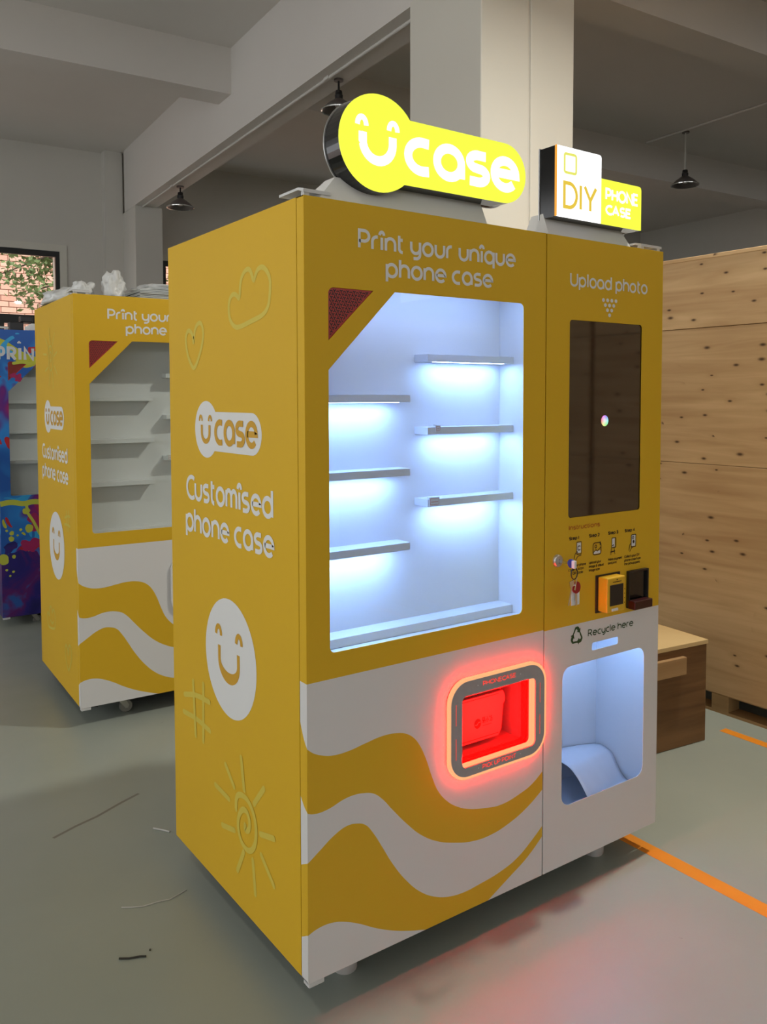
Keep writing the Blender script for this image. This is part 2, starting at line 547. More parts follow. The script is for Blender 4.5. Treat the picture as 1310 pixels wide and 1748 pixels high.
def plate_mesh(name, outer, holes, y0, y1, mat, bevel=0.0):
    """flat plate in the xz plane with holes, from y0 (front) to y1 (back)"""
    cu = bpy.data.curves.new(name, 'CURVE')
    cu.dimensions = '2D'
    cu.fill_mode = 'BOTH'
    cu.extrude = (y1-y0)/2-bevel
    cu.bevel_depth = bevel
    cu.bevel_resolution = 1
    cu.offset = -bevel
    for pts in [outer]+holes:
        sp = cu.splines.new('POLY')
        sp.points.add(len(pts)-1)
        for p, (u, v) in zip(sp.points, pts):
            p.co = (u, v, 0, 1)
        sp.use_cyclic_u = True
    tmp = bpy.data.objects.new(name, cu)
    COL.objects.link(tmp)
    dg = bpy.context.evaluated_depsgraph_get()
    me = bpy.data.meshes.new_from_object(tmp.evaluated_get(dg))
    bpy.data.objects.remove(tmp)
    bpy.data.curves.remove(cu)
    me.name = name
    ym = (y0+y1)/2
    for v in me.vertices:
        u, w, d = v.co
        v.co = (u, ym-d, w)
    me.materials.clear()
    me.materials.append(mat)
    me.update()
    return me

# ------------------------------------------------------------------ stroke lettering
def A(cx, cy, rx, ry, a0, a1, n=14):
    return [(cx+rx*math.cos(math.radians(a0+(a1-a0)*k/n)), cy+ry*math.sin(math.radians(a0+(a1-a0)*k/n))) for k in range(n+1)]
O_ = A(.46, .5, .46, .5, 0, 360, 28)
HAT = A(.0, 1.18, .19, .26, 0, 180, 10)
def sh(st, dx):
    return [(x+dx, y) for x, y in st]
G = {
 'a': (.92, [O_, [(.92, .55), (.92, 0)]]),
 'b': (.92, [O_, [(0, 1.45), (0, 0)]]),
 'c': (.74, [[(.74, .98)]+A(.50, .5, .50, .5, 90, 270, 18)+[(.74, .02)]]),
 'd': (.92, [O_, [(.92, 1.45), (.92, 0)]]),
 'e': (.92, [[(.05, .52), (.92, .52)]+A(.46, .5, .46, .5, 4, 318, 26)]),
 'f': (.5, [A(.5, 1.15, .3, .3, 90, 180, 8)+[(.2, 0)], [(0, 1), (.5, 1)]]),
 'g': (.92, [O_, [(.92, 1), (.92, -.1)]+A(.48, -.1, .44, .35, 0, -140, 10)]),
 'h': (.84, [[(0, 1.45), (0, 0)], [(0, .5)]+A(.42, .55, .42, .45, 180, 0, 14)+[(.84, 0)]]),
 'i': (.12, [[(.06, 1), (.06, 0)], sh(HAT, .06)]),
 'I': (.1, [[(.05, 1.38), (.05, 0)]]),
 'j': (.1, [[(.05, 1), (.05, -.3)]]),
 'k': (.7, [[(0, 1.45), (0, 0)], [(.65, 1), (.02, .42)], [(.22, .6), (.7, 0)]]),
 'l': (.1, [[(.05, 1.45), (.05, 0)]]),
 'm': (1.2, [[(0, 1), (0, 0)], [(0, .55)]+A(.3, .62, .3, .38, 180, 0, 12)+[(.6, 0)], [(.6, .55)]+A(.9, .62, .3, .38, 180, 0, 12)+[(1.2, 0)]]),
 'n': (.84, [[(0, 1), (0, 0)], [(0, .5)]+A(.42, .55, .42, .45, 180, 0, 14)+[(.84, 0)]]),
 'o': (.92, [O_]),
 'p': (.92, [A(.46, .5, .46, .5, 0, 360, 28), [(0, 1), (0, -.42)]]),
 'q': (.92, [O_, [(.92, 1), (.92, -.42)]]),
 'r': (.48, [[(0, 0), (0, .6)]+A(.4, .6, .4, .4, 180, 90, 8)+[(.48, 1)]]),
 's': (.70, [[(.66, .98)]+A(.36, .74, .34, .25, 95, 240, 10)+A(.36, .26, .34, .25, 60, -95, 10)+[(.03, .02)]]),
 't': (.42, [[(.1, 1.35), (.1, .3)]+A(.38, .3, .28, .3, 180, 270, 8)+[(.42, 0)], [(.1, 1), (.42, 1)]]),
 'u': (.84, [[(0, 1), (0, .45)]+A(.42, .45, .42, .45, 180, 360, 14)+[(.84, 1)]]),
 'v': (.8, [[(0, 1), (.4, 0), (.8, 1)]]),
 'w': (1.2, [[(0, 1), (.3, 0), (.6, .9), (.9, 0), (1.2, 1)]]),
 'x': (.8, [[(0, 1), (.8, 0)], [(.8, 1), (0, 0)]]),
 'y': (.84, [[(0, 1), (0, .5)]+A(.42, .5, .42, .45, 180, 360, 14), [(.84, 1), (.84, .0)]+A(.46, -.02, .38, .36, 0, -100, 8)+[(.22, -.38)]]),
 'z': (.8, [[(0, 1), (.8, 1), (0, 0), (.8, 0)]]),
 'A': (1.1, [[(0, 0), (.55, 1.38), (1.1, 0)], [(.22, .45), (.88, .45)]]),
 'C': (.9, [A(.68, .69, .68, .69, 55, 305, 22)]),
 'D': (1.05, [[(0, 0), (0, 1.38), (.4, 1.38)]+A(.4, .69, .65, .69, 90, -90, 18)+[(0, 0)]]),
 'E': (.8, [[(.8, 1.38), (0, 1.38), (0, 0), (.8, 0)], [(0, .72), (.7, .72)]]),
 'H': (.95, [[(0, 0), (0, 1.38)], [(.95, 0), (.95, 1.38)], [(0, .69), (.95, .69)]]),
 'K': (.9, [[(0, 0), (0, 1.38)], [(.85, 1.38), (.02, .55)], [(.28, .8), (.9, 0)]]),
 'M': (1.2, [[(0, 0), (0, 1.38), (.6, .4), (1.2, 1.38), (1.2, 0)]]),
 'N': (1.0, [[(0, 0), (0, 1.38), (1.0, 0), (1.0, 1.38)]]),
 'O': (1.3, [A(.65, .69, .65, .69, 0, 360, 28)]),
 'P': (.85, [[(0, 0), (0, 1.38), (.42, 1.38)]+A(.42, .96, .43, .42, 90, -90, 14)+[(0, .54)]]),
 'Q': (1.3, [A(.65, .69, .65, .69, 0, 360, 28), [(.8, .4), (1.25, -.05)]]),
 'R': (.9, [[(0, 0), (0, 1.38), (.42, 1.38)]+A(.42, 1.0, .43, .38, 90, -90, 14)+[(0, .62)], [(.4, .62), (.9, 0)]]),
 'S': (.85, [A(.43, 1.02, .40, .36, 40, 250, 14)+A(.43, .36, .42, .36, 75, -145, 14)]),
 'T': (1.0, [[(0, 1.38), (1.0, 1.38)], [(.5, 1.38), (.5, 0)]]),
 'U': (1.0, [[(0, 1.38), (0, .5)]+A(.5, .5, .5, .5, 180, 360, 16)+[(1.0, 1.38)]]),
 'Y': (1.0, [[(0, 1.38), (.5, .6), (1.0, 1.38)], [(.5, .6), (.5, 0)]]),
 '1': (.2, [[(.12, 1.38), (.12, 0)]]),
 '2': (.8, [A(.4, .98, .4, .4, 160, -20, 12)+[(.0, 0), (.8, 0)]]),
 '3': (.8, [A(.38, 1.02, .36, .35, 150, -80, 12)+A(.38, .36, .42, .36, 80, -150, 12)]),
 '4': (.85, [[(.65, 0), (.65, 1.38), (0, .4), (.85, .4)]]),
 '&': (.95, [[(.95, 0), (.25, .95)]+A(.42, 1.12, .22, .24, 200, -20, 12)+A(.36, .34, .36, .34, 110, 300, 14)+[(.9, .6)]]),
}
# plain dotted i for small print
DOT_I = (.12, [[(.06, 1), (.06, 0)], [(.06, 1.25), (.06, 1.42)]])
SPACE = .80
GAP = .30

LAY = [0]
def strip(mb, pts, hw, fn, d, rnd=False):
    """flat ribbon of half width hw along 2d points; fn(u,v,d) -> 3d"""
    P = [Vector(p) for p in pts]
    Q = [P[0]]
    for p in P[1:]:
        if (p-Q[-1]).length > 1e-6:
            Q.append(p)
    P = Q
    closed = (P[0]-P[-1]).length < 1e-5 and len(P) > 3
    if rnd and len(P) > 2:          # break a round-ended stroke at sharp corners
        for i in range(1, len(P)-1):
            if (P[i]-P[i-1]).normalized().dot((P[i+1]-P[i]).normalized()) < .35:
                strip(mb, P[:i+1], hw, fn, d, True)
                strip(mb, P[i:], hw, fn, d, True)
                return
    if closed:
        P = P[:-1]
    n = len(P)
    l, r = [], []
    for i in range(n):
        a = P[i-1] if (i > 0 or closed) else None
        c = P[(i+1) % n] if (i < n-1 or closed) else None
        if a is None:
            t = (c-P[i]).normalized(); nn = Vector((-t.y, t.x)); k = 1
        elif c is None:
            t = (P[i]-a).normalized(); nn = Vector((-t.y, t.x)); k = 1
        else:
            t1 = (P[i]-a).normalized(); t2 = (c-P[i]).normalized()
            n1 = Vector((-t1.y, t1.x)); n2 = Vector((-t2.y, t2.x))
            nn = n1+n2
            if nn.length < 1e-4:
                nn = n1; k = 1
            else:
                nn = nn.normalized(); k = min(1/max(nn.dot(n1), .3), 1.8)
        l.append(P[i]+nn*hw*k); r.append(P[i]-nn*hw*k)
    LAY[0] = (LAY[0]+1) % 8
    d0 = d
    d = d-.00009*LAY[0]
    vs = [fn(q.x, q.y, d) for q in l]+[fn(q.x, q.y, d) for q in r]
    m_ = n if closed else n-1
    mb.add(vs, [(i, (i+1) % n, n+(i+1) % n, n+i) for i in range(m_)])
    if rnd and not closed:
        for i in (0, n-1):
            disc(mb, P[i].x, P[i].y, hw, hw, fn, d0, 12)

def disc(mb, cu, cv, ru, rv, fn, d, n=32):
    LAY[0] = (LAY[0]+1) % 8
    d = d-.00009*LAY[0]
    mb.add([fn(cu+ru*math.cos(2*PI*k/n), cv+rv*math.sin(2*PI*k/n), d) for k in range(n)], [tuple(range(n))])

def text(mb, s, u0, u1, v0, xh, sw, fn, d, hat=True, capk=1.0, per=None):
    """lettering fitted between u0 and u1; v0 baseline, xh x-height (outer), sw stroke"""
    def gl(ch):
        return DOT_I if (ch == 'i' and not hat) else G[ch]
    w = 0
    for k, ch in enumerate(s):
        w += (SPACE if ch == ' ' else gl(ch)[0])
        if k < len(s)-1 and ch != ' ' and s[k+1] != ' ':
            w += GAP
    sx = (u1-u0-(sw if u1 > u0 else -sw))/w
    sy = xh-sw
    x = 0
    su = u0+(sw/2 if u1 > u0 else -sw/2)
    for k, ch in enumerate(s):
        if ch == ' ':
            x += SPACE
            continue
        wd, st = gl(ch)
        for stt in st:
            strip(mb, [(su+(x+px)*sx, v0+sw/2+py*sy*(capk if ch.isupper() or ch.isdigit() else 1)) for px, py in stt], sw/2, fn, d)
        if per:
            obj('letter', mb, per[1], per[0])
            mb = MB()
        x += wd
        if k < len(s)-1 and s[k+1] != ' ':
            x += GAP

FRONT = lambda u, v, d: (u, d, v)          # print on a face that looks along -y
SIDE = lambda u, v, d: (d, u, v)           # print on the face that looks along -x (u is y)

def logo_outline(cu, cv, r, u_end, v0, v1, sgn=1):
    """circle joined to a bar with a round end, one outline"""
    re = (v1-v0)/2
    vm = (v0+v1)/2
    a1 = math.asin((v1-cv)/r)
    a0 = math.asin((v0-cv)/r)
    pts = []
    for k in range(41):
        a = a1+(2*PI+a0-a1)*k/40
        pts.append((cu+sgn*r*math.cos(a), cv+r*math.sin(a)))
    ue = u_end-sgn*re
    for k in range(21):
        a = -PI/2+PI*k/20
        pts.append((ue+sgn*re*math.cos(a), vm+re*math.sin(a)))
    return pts

# ------------------------------------------------------------------ the setting
ROOM_LOC, ROOM_RZ = (-0.9669, -1.6782, 0.0), -math.radians(3.56)   # the hall is turned a little against the machines
def RW(u, v):
    c, s_ = math.cos(ROOM_RZ), math.sin(ROOM_RZ)
    return (ROOM_LOC[0]+c*u-s_*v, ROOM_LOC[1]+s_*u+c*v)
def rstruct(name, mb, m, me=None):
    o = link(name, me if me is not None else mb.mesh(name, m), None, ROOM_LOC, ROOM_RZ)
    return tag(o, kind='structure')
CEIL, VB, UL, UR, VF = 4.95, 12.3, -4.9, 14.0, -7.0
def build_room():
    mb = MB(); mb.box(UL, UR, VF, VB+.5, -0.2, 0.0)
    rstruct('floor', mb, M['floor'])
    mb = MB(); mb.box(UL, UR, VF, VB+.5, CEIL, CEIL+.2)
    rstruct('ceiling', mb, M['ceil'])
    W = [(-.30, 2.342), (3.78, 6.6), (8.0, 10.8)]
    zb, zt = 1.0, 3.52
    me = plate_mesh('wall_back', [(UL, 0), (UR, 0), (UR, CEIL), (UL, CEIL)], [rrect(a, b, zb, zt, .005, 1) for a, b in W], VB, VB+.5, M['wall'])
    rstruct('wall_back', None, None, me)
    mb = MB(); mb.box(UR, UR+.2, VF, VB+.5, 0, CEIL)
    rstruct('wall_right', mb, M['wall'])
    me = plate_mesh('wall_front', [(UL, 0), (UR, 0), (UR, CEIL), (UL, CEIL)], [rrect(-4.4+4.3*k, -.9+4.3*k, 3.0, 4.4, .01, 1) for k in range(4)], VF-.2, VF, M['wall'])
    rstruct('wall_front', None, None, me)
    me = plate_mesh('wall_left', [(VF, 0), (VB+.5, 0), (VB+.5, CEIL), (VF, CEIL)], [rrect(VF+.4+4.3*k, VF+4.2+4.3*k, 1.25, 4.0, .01, 1) for k in range(4)], -.1, .1, M['wall'])
    for v in me.vertices:            # stand the wall along the hall's left side
        u_, d_, z_ = v.co
        v.co = (UL+d_, u_, z_)
    me.flip_normals()
    rstruct('wall_left', None, None, me)
    for n, (x0, x1) in enumerate(W):
        w = bpy.data.objects.new('window_%d' % (n+1), None)
        COL.objects.link(w)
        w['kind'] = 'structure'
        w.location = RW(x0, VB)+(zb,)
        w.rotation_euler = (0, 0, ROOM_RZ)
        W_, H_ = x1-x0, zt-zb
        f = 0.055
        mid = 1.805 if n == 0 else W_/2
        zm = 1.57
        holes = [[(f, zm+.06), (mid-.05, zm+.06), (mid-.05, H_-f-.02), (f, H_-f-.02)], [(mid+.05, zm+.06), (W_-f, zm+.06), (W_-f, H_-f-.02), (mid+.05, H_-f-.02)],
                 [(f, f), (mid-.05, f), (mid-.05, zm-.06), (f, zm-.06)], [(mid+.11, f), (W_-f, f), (W_-f, zm-.06), (mid+.11, zm-.06)]]
        link('window_frame', plate_mesh('window_frame', [(0, 0), (W_, 0), (W_, H_), (0, H_)], holes, 0.015, 0.075, M['frame']), w)
        for q in holes:
            mb = MB(); mb.box(q[0][0]-.01, q[1][0]+.01, .042, .048, q[0][1]-.01, q[2][1]+.01)
            obj('pane', mb, M['glass'], w)
        link('window_surround', plate_mesh('window_surround', [(-.09, -.09), (W_+.09, -.09), (W_+.09, H_+.09), (-.09, H_+.09)], [[(0, 0), (W_, 0), (W_, H_), (0, H_)]], -0.02, 0.0, M['column']), w)
    mb = MB(); mb.box(3.17, 3.47, VF, VB-.27, 4.10, CEIL)
    rstruct('trim_1', mb, M['ceil'])
    t = 2
    for v in (-5.5, -2.15, 1.2, 4.62, 7.98):
        for u0, u1 in ((UL, 3.17), (3.47, UR)):
            mb = MB(); mb.box(u0, u1, v, v+.34, 4.50, CEIL)
            rstruct('trim_%d' % t, mb, M['ceil']); t += 1
    # double column behind the machines, with its joint
    c = bpy.data.objects.new('column', None)
    COL.objects.link(c)
    c.location = RW(3.133, 3.961)+(0,)
    c.rotation_euler = (0, 0, ROOM_RZ)
    c['kind'] = 'structure'
    for a, b in ((0, .372), (.386, .746)):
        mb = MB(); mb.bbox(a, b, 0, .76, 0, 4.098 if a == 0 else CEIL-.001, .008)
        obj('shaft', mb, M['column'], c)
    mb = MB(); mb.box(.366, .392, .012, .74, 0, 4.097)
    obj('joint_filler', mb, M['wall'], c)
    # pilaster under the far end of the beam, and the jog of the wall beside it
    mb = MB(); mb.bbox(3.17, 3.545, 11.5, VB, 0, 4.10, .006)
    rstruct('trim_%d' % t, mb, M['wall']); t += 1
    mb = MB(); mb.box(2.925, 3.17, 12.12, VB, 0, CEIL)
    rstruct('trim_%d' % t, mb, M['wall']); t += 1
build_room()

# ------------------------------------------------------------------ vending machine
MW, SEAM = 1.3174, 0.789
HANDLED = {}
def blob_outline(rnd, cu, cv, r, n=26, amp=.25):
    ph = [rnd.uniform(0, 2*PI) for _ in range(4)]
    return [(cu+r*(1+amp*(.5*math.sin(2*2*PI*k/n+ph[0])+.35*math.sin(3*2*PI*k/n+ph[1])+.3*math.sin(5*2*PI*k/n+ph[2])))*math.cos(2*PI*k/n),
             cv+r*(1+amp*(.5*math.sin(2*2*PI*k/n+ph[0])+.35*math.sin(3*2*PI*k/n+ph[1])+.3*math.sin(5*2*PI*k/n+ph[2])))*math.sin(2*PI*k/n)) for k in range(n)]

def chaikin(pts, it=2):
    closed = Vector(pts[0]) == Vector(pts[-1])
    for _ in range(it):
        out = [] if closed else [pts[0]]
        for a, c in zip(pts[:-1], pts[1:]):
            out.append((.75*a[0]+.25*c[0], .75*a[1]+.25*c[1]))
            out.append((.25*a[0]+.75*c[0], .25*a[1]+.75*c[1]))
        if closed:
            out.append(out[0])
        else:
            out.append(pts[-1])
        pts = out
    return pts

WIN = [(.065, .893), (.065, 1.553), (.258, 1.7475)]+[(.687+.014*math.cos(math.radians(90-15*k)), 1.7335+.014*math.sin(math.radians(90-15*k))) for k in range(7)]+[(.687+.014*math.cos(math.radians(-15*k)), .893+.014*math.sin(math.radians(-15*k))) for k in range(7)]+[(.079-.014*math.sin(math.radians(15*k)), .893-.014*math.cos(math.radians(15*k))) for k in range(6)]
TRI = [(.065, 1.622), (.065, 1.734), (.0675, 1.740), (.073, 1.7445), (.079, 1.746), (.193, 1.746)]
PICK_IN = rrect(.466, .740, .497, .692, .014)
BINW = rrect(.868, 1.247, .269, .689, .034)
SLOT = rrect(.997, 1.117, .7195, .7425, .005, 3)
SCR = rrect(.887, 1.216, 1.133, 1.713, .010, 4)

def make_caster(root, x, y):
    mb = MB()
    mb.box(x-.032, x+.032, y-.032, y+.032, .084, .092)
    mb.lathe([(.001, .076), (.022, .076), (.024, .084), (.001, .084)], x, y, 16)
    c = obj('caster', mb, M['caster'], root, True)
    mb = MB()
    for s in (-1, 1):
        yy = y+s*.017
        mb.prism([(x-.020, .078), (x+.016, .078), (x+.040, .036), (x+.034, .022), (x+.022, .024)], lambda u, v, d: (u, d, v), yy-.002, yy+.002)
    mb.box(x-.02, x+.018, y-.018, y+.018, .073, .077)
    obj('fork', mb, M['caster'], c)
    mb = MB()
    n = 20
    prof = [(.010, -.013), (.027, -.013), (.030, -.009), (.030, .009), (.027, .013), (.010, .013)]
    vs = []
    for r, d in prof:
        for k in range(n):
            a = 2*PI*k/n
            vs.append((x+.028+r*math.cos(a), y+d, .030+r*math.sin(a)))
    fs = [(i*n+k, i*n+(k+1) % n, (i+1)*n+(k+1) % n, (i+1)*n+k) for i in range(len(prof)-1) for k in range(n)]
    fs += [tuple(range(n)), tuple(5*n+k for k in range(n))[::-1]]
    mb.add(vs, fs)
    obj('wheel', mb, M['rubber'], c, True)

def case_decal(parent, plate_mat, ink_mat):
    mb = MB()
    mb.poly([(-.0006, u, v) for u, v in logo_outline(.561, 1.3985, .081, .217, 1.339, 1.449, -1)])
    lp = obj('logo_print', mb, plate_mat, parent)
    mb = MB()
    d = -.0012
    strip(mb, [(.592, 1.411), (.592, 1.392)]+[(.565+.027*math.cos(a), 1.390-.026*math.sin(a)) for a in [PI*k/14 for k in range(15)]]+[(.538, 1.411)], .0072, SIDE, d)
    for cu in (.599, .534):
        strip(mb, [(cu+.0095*math.cos(a), 1.422+.014*math.sin(a)) for a in [PI*k/10 for k in range(11)]], .0045, SIDE, d)
    text(mb, 'case', .505, .238, 1.356, .073, .0165, SIDE, d)
    obj('logo_letters', mb, ink_mat, parent)['kind'] = 'stuff'

def smile_decal(parent):
    mb = MB()
    disc(mb, .421, .770, .1625, .1655, SIDE, -.0006, 56)
    sp = obj('smiley_print', mb, M['letter'], parent)
    mb = MB()
    d = -.0012
    # mouth: thicker in its middle
    outer = [(.497, .793), (.497, .757)]+[(.427+.070*math.cos(a), .757-.060*math.sin(a)) for a in [PI*k/18 for k in range(19)]]+[(.357, .793)]
    inner = [(.480, .793), (.480, .757)]+[(.427+.053*math.cos(a), .757-.028*math.sin(a)) for a in [PI*k/18 for k in range(19)]]+[(.374, .793)]
    n = len(outer)
    mb.add([SIDE(u, v, d) for u, v in outer]+[SIDE(u, v, d) for u, v in inner], [(i, i+1, n+i+1, n+i) for i in range(n-1)])
    for cu in (.492, .361):
        strip(mb, [(cu+.0165*math.cos(a), .822+.024*math.sin(a)) for a in [PI*k/12 for k in range(13)]], .0075, SIDE, d)
    obj('smiley_face', mb, M['amber_y'], parent)
M['amber_y'] = plain('amber_on_white', (0.62, 0.34, 0.03), 0.5, spec=0.3)

def doodle(parent, name, strokes, hw, smooth=True):
    mb = MB()
    for st in strokes:
        strip(mb, chaikin(st) if smooth and len(st) > 2 else st, hw, SIDE, -.0006, True)
    return obj(name, mb, M['lime'], parent)

HEART_CLOUD = [(0.336, 1.743), (0.358, 1.762), (0.387, 1.762), (0.405, 1.739), (0.4, 1.699), (0.372, 1.677), (0.343, 1.672), (0.266, 1.684), (0.204, 1.693), (0.173, 1.713), (0.165, 1.749), (0.164, 1.781), (0.187, 1.806), (0.212, 1.815), (0.237, 1.808), (0.254, 1.779), (0.269, 1.812), (0.29, 1.82), (0.318, 1.808), (0.332, 1.786), (0.336, 1.743)]
HEART = [(0.645, 1.644), (0.651, 1.674), (0.679, 1.69), (0.701, 1.678), (0.705, 1.65), (0.689, 1.61), (0.661, 1.582), (0.645, 1.573), (0.619, 1.591), (0.584, 1.638), (0.573, 1.67), (0.582, 1.697), (0.602, 1.706), (0.629, 1.695), (0.64, 1.674), (0.645, 1.644)]
HASH = [[(0.682, 0.635), (0.667, 0.473)], [(0.606, 0.647), (0.611, 0.474)], [(0.75, 0.575), (0.66, .600), (0.562, 0.606)], [(0.76, 0.518), (.66, .527), (0.562, 0.521)]]
RAYS = [[(0.456, 0.46), (0.402, 0.417)], [(0.355, 0.516), (0.339, 0.433)], [(0.223, 0.481), (0.28, 0.418)], [(0.527, 0.36), (0.436, 0.369)], [(0.483, 0.26), (0.403, 0.294)], [(0.244, 0.36), (0.17, 0.388)], [(0.343, 0.253), (0.385, 0.189)], [(0.291, 0.266), (0.278, 0.174)], [(0.241, 0.307), (0.172, 0.263)]]
RAYS = [[(0.456, 0.46), (0.402, 0.417)], [(0.355, 0.516), (0.339, 0.433)], [(0.223, 0.481), (0.28, 0.418)], [(0.527, 0.375), (0.436, 0.369)], [(0.483, 0.275), (0.403, 0.294)], [(0.244, 0.352), (0.17, 0.372)], [(0.345, 0.258), (0.385, 0.189)], [(0.291, 0.260), (0.278, 0.174)], [(0.241, 0.297), (0.172, 0.248)]]
SPIRAL = [(0.335, 0.337), (0.336, 0.323), (0.311, 0.331), (0.305, 0.359), (0.322, 0.382), (0.353, 0.375), (0.379, 0.339), (0.377, 0.3), (0.349, 0.273), (0.306, 0.275), (0.276, 0.305), (0.266, 0.348), (0.28, 0.391), (0.315, 0.415), (0.358, 0.414), (0.388, 0.397), (0.391, 0.359)]

def folded_door(name, outer, holes, mat, root):
    me = plate_mesh(name, outer, holes, 0, .0022, mat, .0006)
    (x0, z0), (x1, z1) = outer[0], outer[2]
    mb = MB()
    for q in ((x0, x0+.0022, z0, z1), (x1-.0022, x1, z0, z1), (x0, x1, z0, z0+.0022), (x0, x1, z1-.0022, z1)):
        mb.box(q[0], q[1], .0012, .032, q[2], q[3])
    bm = bmesh.new()
    bm.from_mesh(me)
    vs = [bm.verts.new(v) for v in mb.v]
    for f in mb.f:
        bm.faces.new([vs[i] for i in f])
    bm.to_mesh(me)
    bm.free()
    return link(name, me, root)

def make_machine(kind, label, loc, rz):
    """kind: 'lit' (front machine), 'plain' (second), 'splash' (third)"""
    root = thing('vending_machine', label, 'vending machine', loc, rz)
    lit = kind == 'lit'
    yel = M['graffiti'] if kind == 'splash' else M['yellow']
    # cabinet shell (open at the front), side panel in front of it, door gap
    mb = MB()
    mb.box(.006, MW-.004, .837, .841, .092, 1.948)
    mb.box(.006, MW-.004, .036, .84, 1.940, 1.950)
    mb.box(SEAM-.004, SEAM+.004, .12, .84, .10, 1.94)
    obj('cabinet', mb, M['steel_white'], root)
    mb = MB(); mb.box(.011, MW-.011, .034, .836, .080, .0995)
    obj('shade_plate', mb, M['dark'], root)  # near-black plate added to deepen the shadow under the machine
    mb = MB()
    mb.bbox(0, .010, .036, .8406, .090, 1.951, .0015)
    sp = obj('side_panel', mb, yel, root)
    mb = MB()
    mb.bbox(MW-.010, MW, .036, .8406, .090, 1.951, .0015)
    obj('side_panel', mb, yel, root)
    if kind != 'splash':
        case_decal(sp, M['letter'], M['amber_y'])
        smile_decal(sp)
        text(MB(), 'Customised', .715, .158, 1.185, .058, .0125, SIDE, -.0006, per=(sp, M['letter']))
        text(MB(), 'phone case', .722, .153, 1.087, .058, .0125, SIDE, -.0006, per=(sp, M['letter']))
    if lit:
        doodle(sp, 'cloud_doodle', [HEART_CLOUD], .0065)
        doodle(sp, 'heart_doodle', [HEART], .0065)
        doodle(sp, 'hash_doodle', HASH, .008)
        doodle(sp, 'sun_doodle', RAYS+[SPIRAL], .008)
    elif kind == 'plain':
        def mv(st, dy, dz, k=1.0, c=(.33, .345)):
            return [(c[0]+dy+(u-c[0])*k, c[1]+dz+(v-c[1])*k) for u, v in st]
        doodle(sp, 'sun_doodle', [mv(s_, .14, 1.34, .85) for s_ in RAYS+[SPIRAL]], .005)
        doodle(sp, 'hash_doodle', [mv(s_, -.47, .36, .55, (.66, .56)) for s_ in HASH], .006)
        doodle(sp, 'heart_doodle', [mv(HEART, -.42, -1.37, 1.0, (.64, 1.64))], .006)
        doodle(sp, 'cloud_doodle', [mv(HEART_CLOUD, .30, -1.37, .8, (.28, 1.75)), [(.53, .37), (.56, .35), (.60, .36)]], .006)
    # main door
    outer = [(.0, .090), (SEAM-.002, .090), (SEAM-.002, 1.950), (0, 1.950)]
    dm = {'lit': M['waves'], 'plain': M['waves'], 'splash': M['graffiti']}[kind]
    door = folded_door('main_door', outer, [WIN, TRI, PICK_IN], dm, root)
    outer = [(SEAM+.002, .090), (MW, .090), (MW, 1.950), (SEAM+.002, 1.950)]
    door2 = folded_door('side_door', outer, [BINW, SLOT, SCR], M['graffiti'] if kind == 'splash' else M['split'], root)
    # small lip at the near lower corner
    mb = MB(); mb.bbox(.002, .046, .002, .030, .076, .0905, .003)
    obj('door_lip', mb, M['steel_white'], root)
    # hinge brackets on the roof
    for x0, x1 in ((.002, .075), (MW-.105, MW-.004)):
        mb = MB()
        mb.prism([(.004, 1.958), (.028, 1.966), (.12, 1.966), (.12, 1.972), (.028, 1.972), (.004, 1.966)], lambda u, v, d: (d, u, v), x0, x1)
        mb.box(x0+.004, x0+.018, .008, .022, 1.949, 1.962)
        mb.box(x1-.018, x1-.004, .008, .022, 1.949, 1.962)
        obj('roof_hinge', mb, M['steel_white'], root)
    # display case behind the window
    x0, x1, yb, zt, zb = .020, .775, .176, 1.790, .846
    mb = MB()
    mb.box(x0, x1, yb, yb+.006, zb, zt)
    mb.box(x0-.006, x0, .0028, yb+.006, zb-.006, zt+.006)
    mb.box(x1, x1+.006, .0028, yb+.006, zb-.006, zt+.006)
    mb.box(x0, x1, .0028, yb+.006, zt, zt+.006)
    mb.box(x0, x1, .0028, yb+.006, zb-.006, zb)
    case = obj('display_case', mb, M['inner'], root)
    mb = MB(); mb.box(x1-.0012, x1, .1745, .1760, .875, zt)
    obj('corner_joint', mb, M['shelf'], case)
    mb = MB(); mb.bbox(x0+.001, x1-.001, .115, .1755, zb+.0002, .871, .0012)
    obj('display_ledge', mb, M['inner'], case)
    mb = MB()
    mb.box(x0+.05, x1-.05, .045, .060, zt-.008, zt-.001)
    obj('top_light_strip', mb, M['e_led_top'] if lit else M['led_off'], case)
    for n, (xa, xb, z0) in enumerate(((.452, .774, 1.586), (.452, .774, 1.386), (.452, .774, 1.187), (.021, .392, 1.475), (.021, .392, 1.277), (.021, .392, 1.076))):
        mb = MB()
        mb.bbox(xa, xb, .115, .1755, z0, z0+.0205, .0008)
        sh_ = obj('display_shelf', mb, M['shelf'] if lit else M['inner'], root)
        mb = MB()
        mb.box(xa+.035, xb-.03, .124, .138, z0-.00025, z0-.00005)
        obj('light_strip', mb, M['e_led'] if lit else M['led_off'], sh_)
    for (xa, xb, z0, z1, pink) in ((.477, .496, 1.392, 1.4125, 1), (.456, .492, 1.188, 1.2135, 0)):
        mb = MB(); mb.bbox(xa, xb, .1125, .1148, z0, z1, .0008)
        mb.bbox(xa, xb, .1125, .124, z1-.002, z1, .0006)
        cl = obj('price_clip', mb, M['shelf'] if lit else M['letter'], root)
        mb = MB()
        strip(mb, rrect(xa+.003, xb-.003, z0+.005, z1-.004, .002, 2)+[rrect(xa+.003, xb-.003, z0+.005, z1-.004, .002, 2)[0]], .0007, FRONT, .1122)
        strip(mb, [(xa+.006, (z0+z1)/2), (xb-.006, (z0+z1)/2)], .0012, FRONT, .1122)
        obj('price_print', mb, M['flask'], cl)
    mb = MB(); mb.box(.035, .735, .0050, .0075, .86, 1.77)
